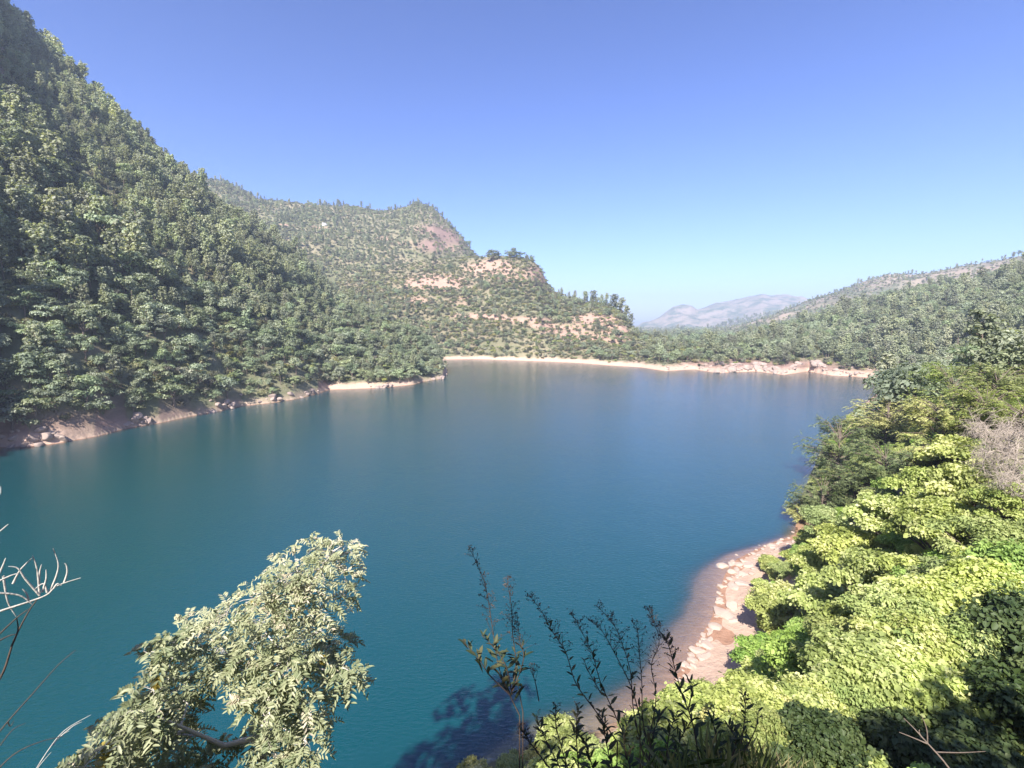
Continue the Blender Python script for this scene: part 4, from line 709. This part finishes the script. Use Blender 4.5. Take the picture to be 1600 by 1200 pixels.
weed([([(812, 1118), (796, 1085), (780, 1045), (772, 1000), (764, 945), (755, 905), (732, 853)], (.12, .5), 34, 1), ([(798, 1088), (806, 1040), (801, 990), (799, 950), (792, 903)], (.05, .4), 34, .8), ([(796, 1085), (765, 1055), (748, 1030), (722, 1000)], (.35, .98), 30, 0), ([(800, 1085), (790, 1040), (770, 1010), (752, 992)], (.3, .98), 26, 0), ([(801, 1080), (818, 1030), (812, 1000), (808, 960)], (.2, .6), 28, .4)], 4.2, 'leftmost tall dark weed, highest of all, with a leafy middle and thin seed head', 1.1)
weed([([(817, 1112), (812, 1085), (808, 1062)], (0, 0), 10, 0), ([(842, 1095), (836, 1065), (828, 1044)], (.5, 1), 7, .2)], 4.2, 'short bare stem just right of the highest weed', .3)
weed([([(965, 1160), (930, 1110), (900, 1068), (884, 1020), (862, 985), (846, 955), (828, 932)], (.05, .75), 20, .8)], 4.2, 'dark weed leaning left with a bent thin tip')
weed([([(985, 1170), (960, 1115), (938, 1065), (925, 1020), (908, 985), (893, 958)], (.05, .7), 22, .8), ([(940, 1085), (920, 1050), (912, 1030)], (.1, 1), 18, 0)], 4.5, 'dark leafy weed third from the left')
weed([([(1005, 1180), (990, 1110), (985, 1050), (970, 1000), (955, 970), (930, 945)], (.05, .65), 18, .9), ([(1000, 1120), (985, 1070), (960, 1020), (940, 985), (922, 970)], (.1, .7), 16, .7)], 4.7, 'dark weed with two forked seed heads in the middle of the group')
weed([([(1020, 1190), (1005, 1130), (1003, 1070), (1000, 1030), (996, 985), (988, 972)], (.05, .6), 16, .7), ([(1015, 1150), (1025, 1090), (1018, 1040), (1030, 1000), (1012, 950)], (.05, .55), 15, .9)], 4.9, 'slender weed with an upright seed head over the beach shallows')
weed([([(1095, 1200), (1082, 1130), (1066, 1085), (1056, 1050), (1045, 1010), (1036, 995), (1010, 948)], (.03, .8), 26, .6), ([(1075, 1110), (1082, 1075), (1075, 1060)], (.2, 1), 18, 0)], 4.0, 'dark weed with broad leaves standing before the pale stones')
weed([([(1150, 1210), (1160, 1150), (1165, 1105), (1160, 1085)], (.05, .98), 20, .2), ([(1155, 1190), (1180, 1140), (1185, 1110)], (.1, 1), 18, 0)], 4.2, 'rightmost dark weed in front of the pale yellow bushes')
weed([([(880, 1210), (850, 1150), (838, 1120)], (.1, .98), 22, .1), ([(890, 1210), (870, 1140), (868, 1100)], (.1, .98), 20, .2), ([(905, 1210), (900, 1140), (905, 1105)], (.1, .98), 20, .1), ([(862, 1205), (832, 1165), (815, 1140)], (.1, .98), 18, .3)], 4.0, 'low leafy dark weed clump under the leftmost weeds', 2)
weed([([(960, 1215), (945, 1150), (940, 1110)], (.1, .98), 26, 0), ([(990, 1215), (975, 1160), (985, 1120)], (.1, .98), 24, 0), ([(1010, 1215), (1020, 1150), (1035, 1110)], (.1, .98), 24, 0), ([(1040, 1215), (1045, 1150), (1060, 1110)], (.1, .98), 24, 0), ([(930, 1215), (915, 1165), (895, 1140)], (.1, .98), 24, 0)], 3.9, 'thick leafy weed clump at the bottom under the seed heads', 2.3)
weed([([(1070, 1215), (1060, 1165), (1085, 1120)], (.1, .98), 26, 0), ([(1110, 1215), (1120, 1160), (1110, 1115)], (.1, .98), 24, 0), ([(1130, 1215), (1150, 1160), (1135, 1130)], (.1, .98), 24, 0)], 3.9, 'leafy weed clump at the bottom left of the rightmost weed', 2.2)
twig_obj('dead_branch', [[(1500, 1225), (1475, 1190), (1448, 1160), (1428, 1138), (1412, 1122)], [(1449, 1162), (1448, 1140), (1440, 1118)], [(1449, 1162), (1425, 1152), (1405, 1144)], [(1462, 1175), (1500, 1176), (1540, 1174)], [(1440, 1152), (1436, 1144), (1437, 1140)]], 4.4, .007, M['bark'], 'dull forked dead branch in the shade at the lower right', 'branch')
# grass on the near edge of the bank
def grass():
    global rng; rng = np.random.default_rng(91); n = 5200; a = np.radians(rng.uniform(-4, 50, n)); r = rng.uniform(2.2, 6.5, n); X, Y = r*np.sin(a), r*np.cos(a); Z = terrain(X, Y); d = rng.normal(size=(n, 3))*.4+np.array([.25, .1, 1]); L = rng.uniform(.15, .5, n)*(.6+.5*np.clip(np.degrees(a)/40, 0, 1)); d = unit(d)
    px, py = project(np.stack([X, Y, Z], -1)+d*L[:, None]); k = py > 1090+40*np.sin(px*.05)
    C_ = np.stack([X, Y, Z], -1)+d*L[:, None]*.5; V_, F_, a_ = leaves(C_[k], rng.normal(size=(k.sum(), 3)), L[k], .035, d[k], .3, False); m_ = MB(); m_.add(V_, F_, a_); tag(obj('grass', m_.mesh('grass'), M['grass']), 'thin grass growing along the shaded edge of the near bank', 'grass', kind='stuff')
grass()
# roadside trees behind the viewpoint: their shadows fall over the near bank and the water's edge
for i, (x, y, h, wd, lb) in enumerate([(4, -11, 11, .8, 'broad roadside tree whose shadow falls left of the dead branch'), (-14, -4, 17, .8, 'tall roadside tree whose shadow darkens the water below the weeds'), (-2.3, -4.2, 10, .6, 'slim roadside tree shading the tall dark weeds'), (9, -9, 9, 1.1, 'roadside tree whose shadow falls over the lower right corner')]):
    make_tree('roadside_tree', BROADS[i], x, y, tz(x, y)-.2, h, i*2., lb, 'tree', 'roadside trees', wd)
# small white hill house
def house():
    p = march(507, 353); e = bpy.data.objects.new('hill_house', None); COL.objects.link(e); e.location = p; e.rotation_euler = (0, 0, .3); e.scale = (.7, .7, .7); tag(e, 'tiny white house among the trees of the rounded hill', 'house')
    def bx(b, x0, x1, y0, y1, z0, z1): b.add(np.array([(x, y, z) for z in (z0, z1) for y in (y0, y1) for x in (x0, x1)], float), np.array([(0, 1, 5, 4), (1, 3, 7, 5), (3, 2, 6, 7), (2, 0, 4, 6), (4, 5, 7, 6), (0, 2, 3, 1)]))
    w_ = MB(); bx(w_, -4.5, 4.5, -3, 3, -2, 4.6); obj('wall', w_.mesh('wall'), plain('whitewash', (.7, .69, .66), (.8, .79, .76), 1), e)
    r_ = MB(); r_.add(np.array([(-5, -3.5, 4.6), (5, -3.5, 4.6), (5, 3.5, 4.6), (-5, 3.5, 4.6), (-5, 0, 6.6), (5, 0, 6.6)], float), [np.array([(0, 1, 5, 4), (2, 3, 4, 5), (0, 3, 2, 1)]), np.array([(0, 4, 3), (1, 2, 5)])]); obj('roof', r_.mesh('roof'), plain('slate', (.3, .3, .3), (.45, .44, .42), 1), e)
    dk = plain('dark_wood', (.05, .04, .03), (.1, .08, .06), 2); d_ = MB(); bx(d_, -.5, .5, -3.06, -3.003, 0, 2.1); obj('door', d_.mesh('door'), dk, e)
    for x in (-3, 2): q = MB(); bx(q, x, x+1.1, -3.06, -3.003, 1, 2.2); obj('window', q.mesh('window'), dk, e)
house()
# ------------------------------------------------------------------ haze
hz = MB(); b0 = -13.5; b1 = float(ZZ.max())+25; hx = 5400
hz.add(np.array([(x, y, z) for z in (b0, b1) for y in (-hx, hx) for x in (-hx, hx)], float), np.array([(0, 1, 5, 4), (1, 3, 7, 5), (3, 2, 6, 7), (2, 0, 4, 6), (4, 5, 7, 6), (0, 2, 3, 1)]))
hm, hn, hl = mk('haze'); pv = hn.new('ShaderNodeVolumePrincipled'); pv.inputs['Color'].default_value = (.68, .81, 1, 1); pv.inputs['Density'].default_value = HAZE; pv.inputs['Anisotropy'].default_value = 0.1
ho = hn.new('ShaderNodeOutputMaterial'); hl.new(pv.outputs[0], ho.inputs['Volume']); tag(obj('haze', hz.mesh('haze'), hm), 'pale blue haze lying over the valley', 'haze', kind='stuff')
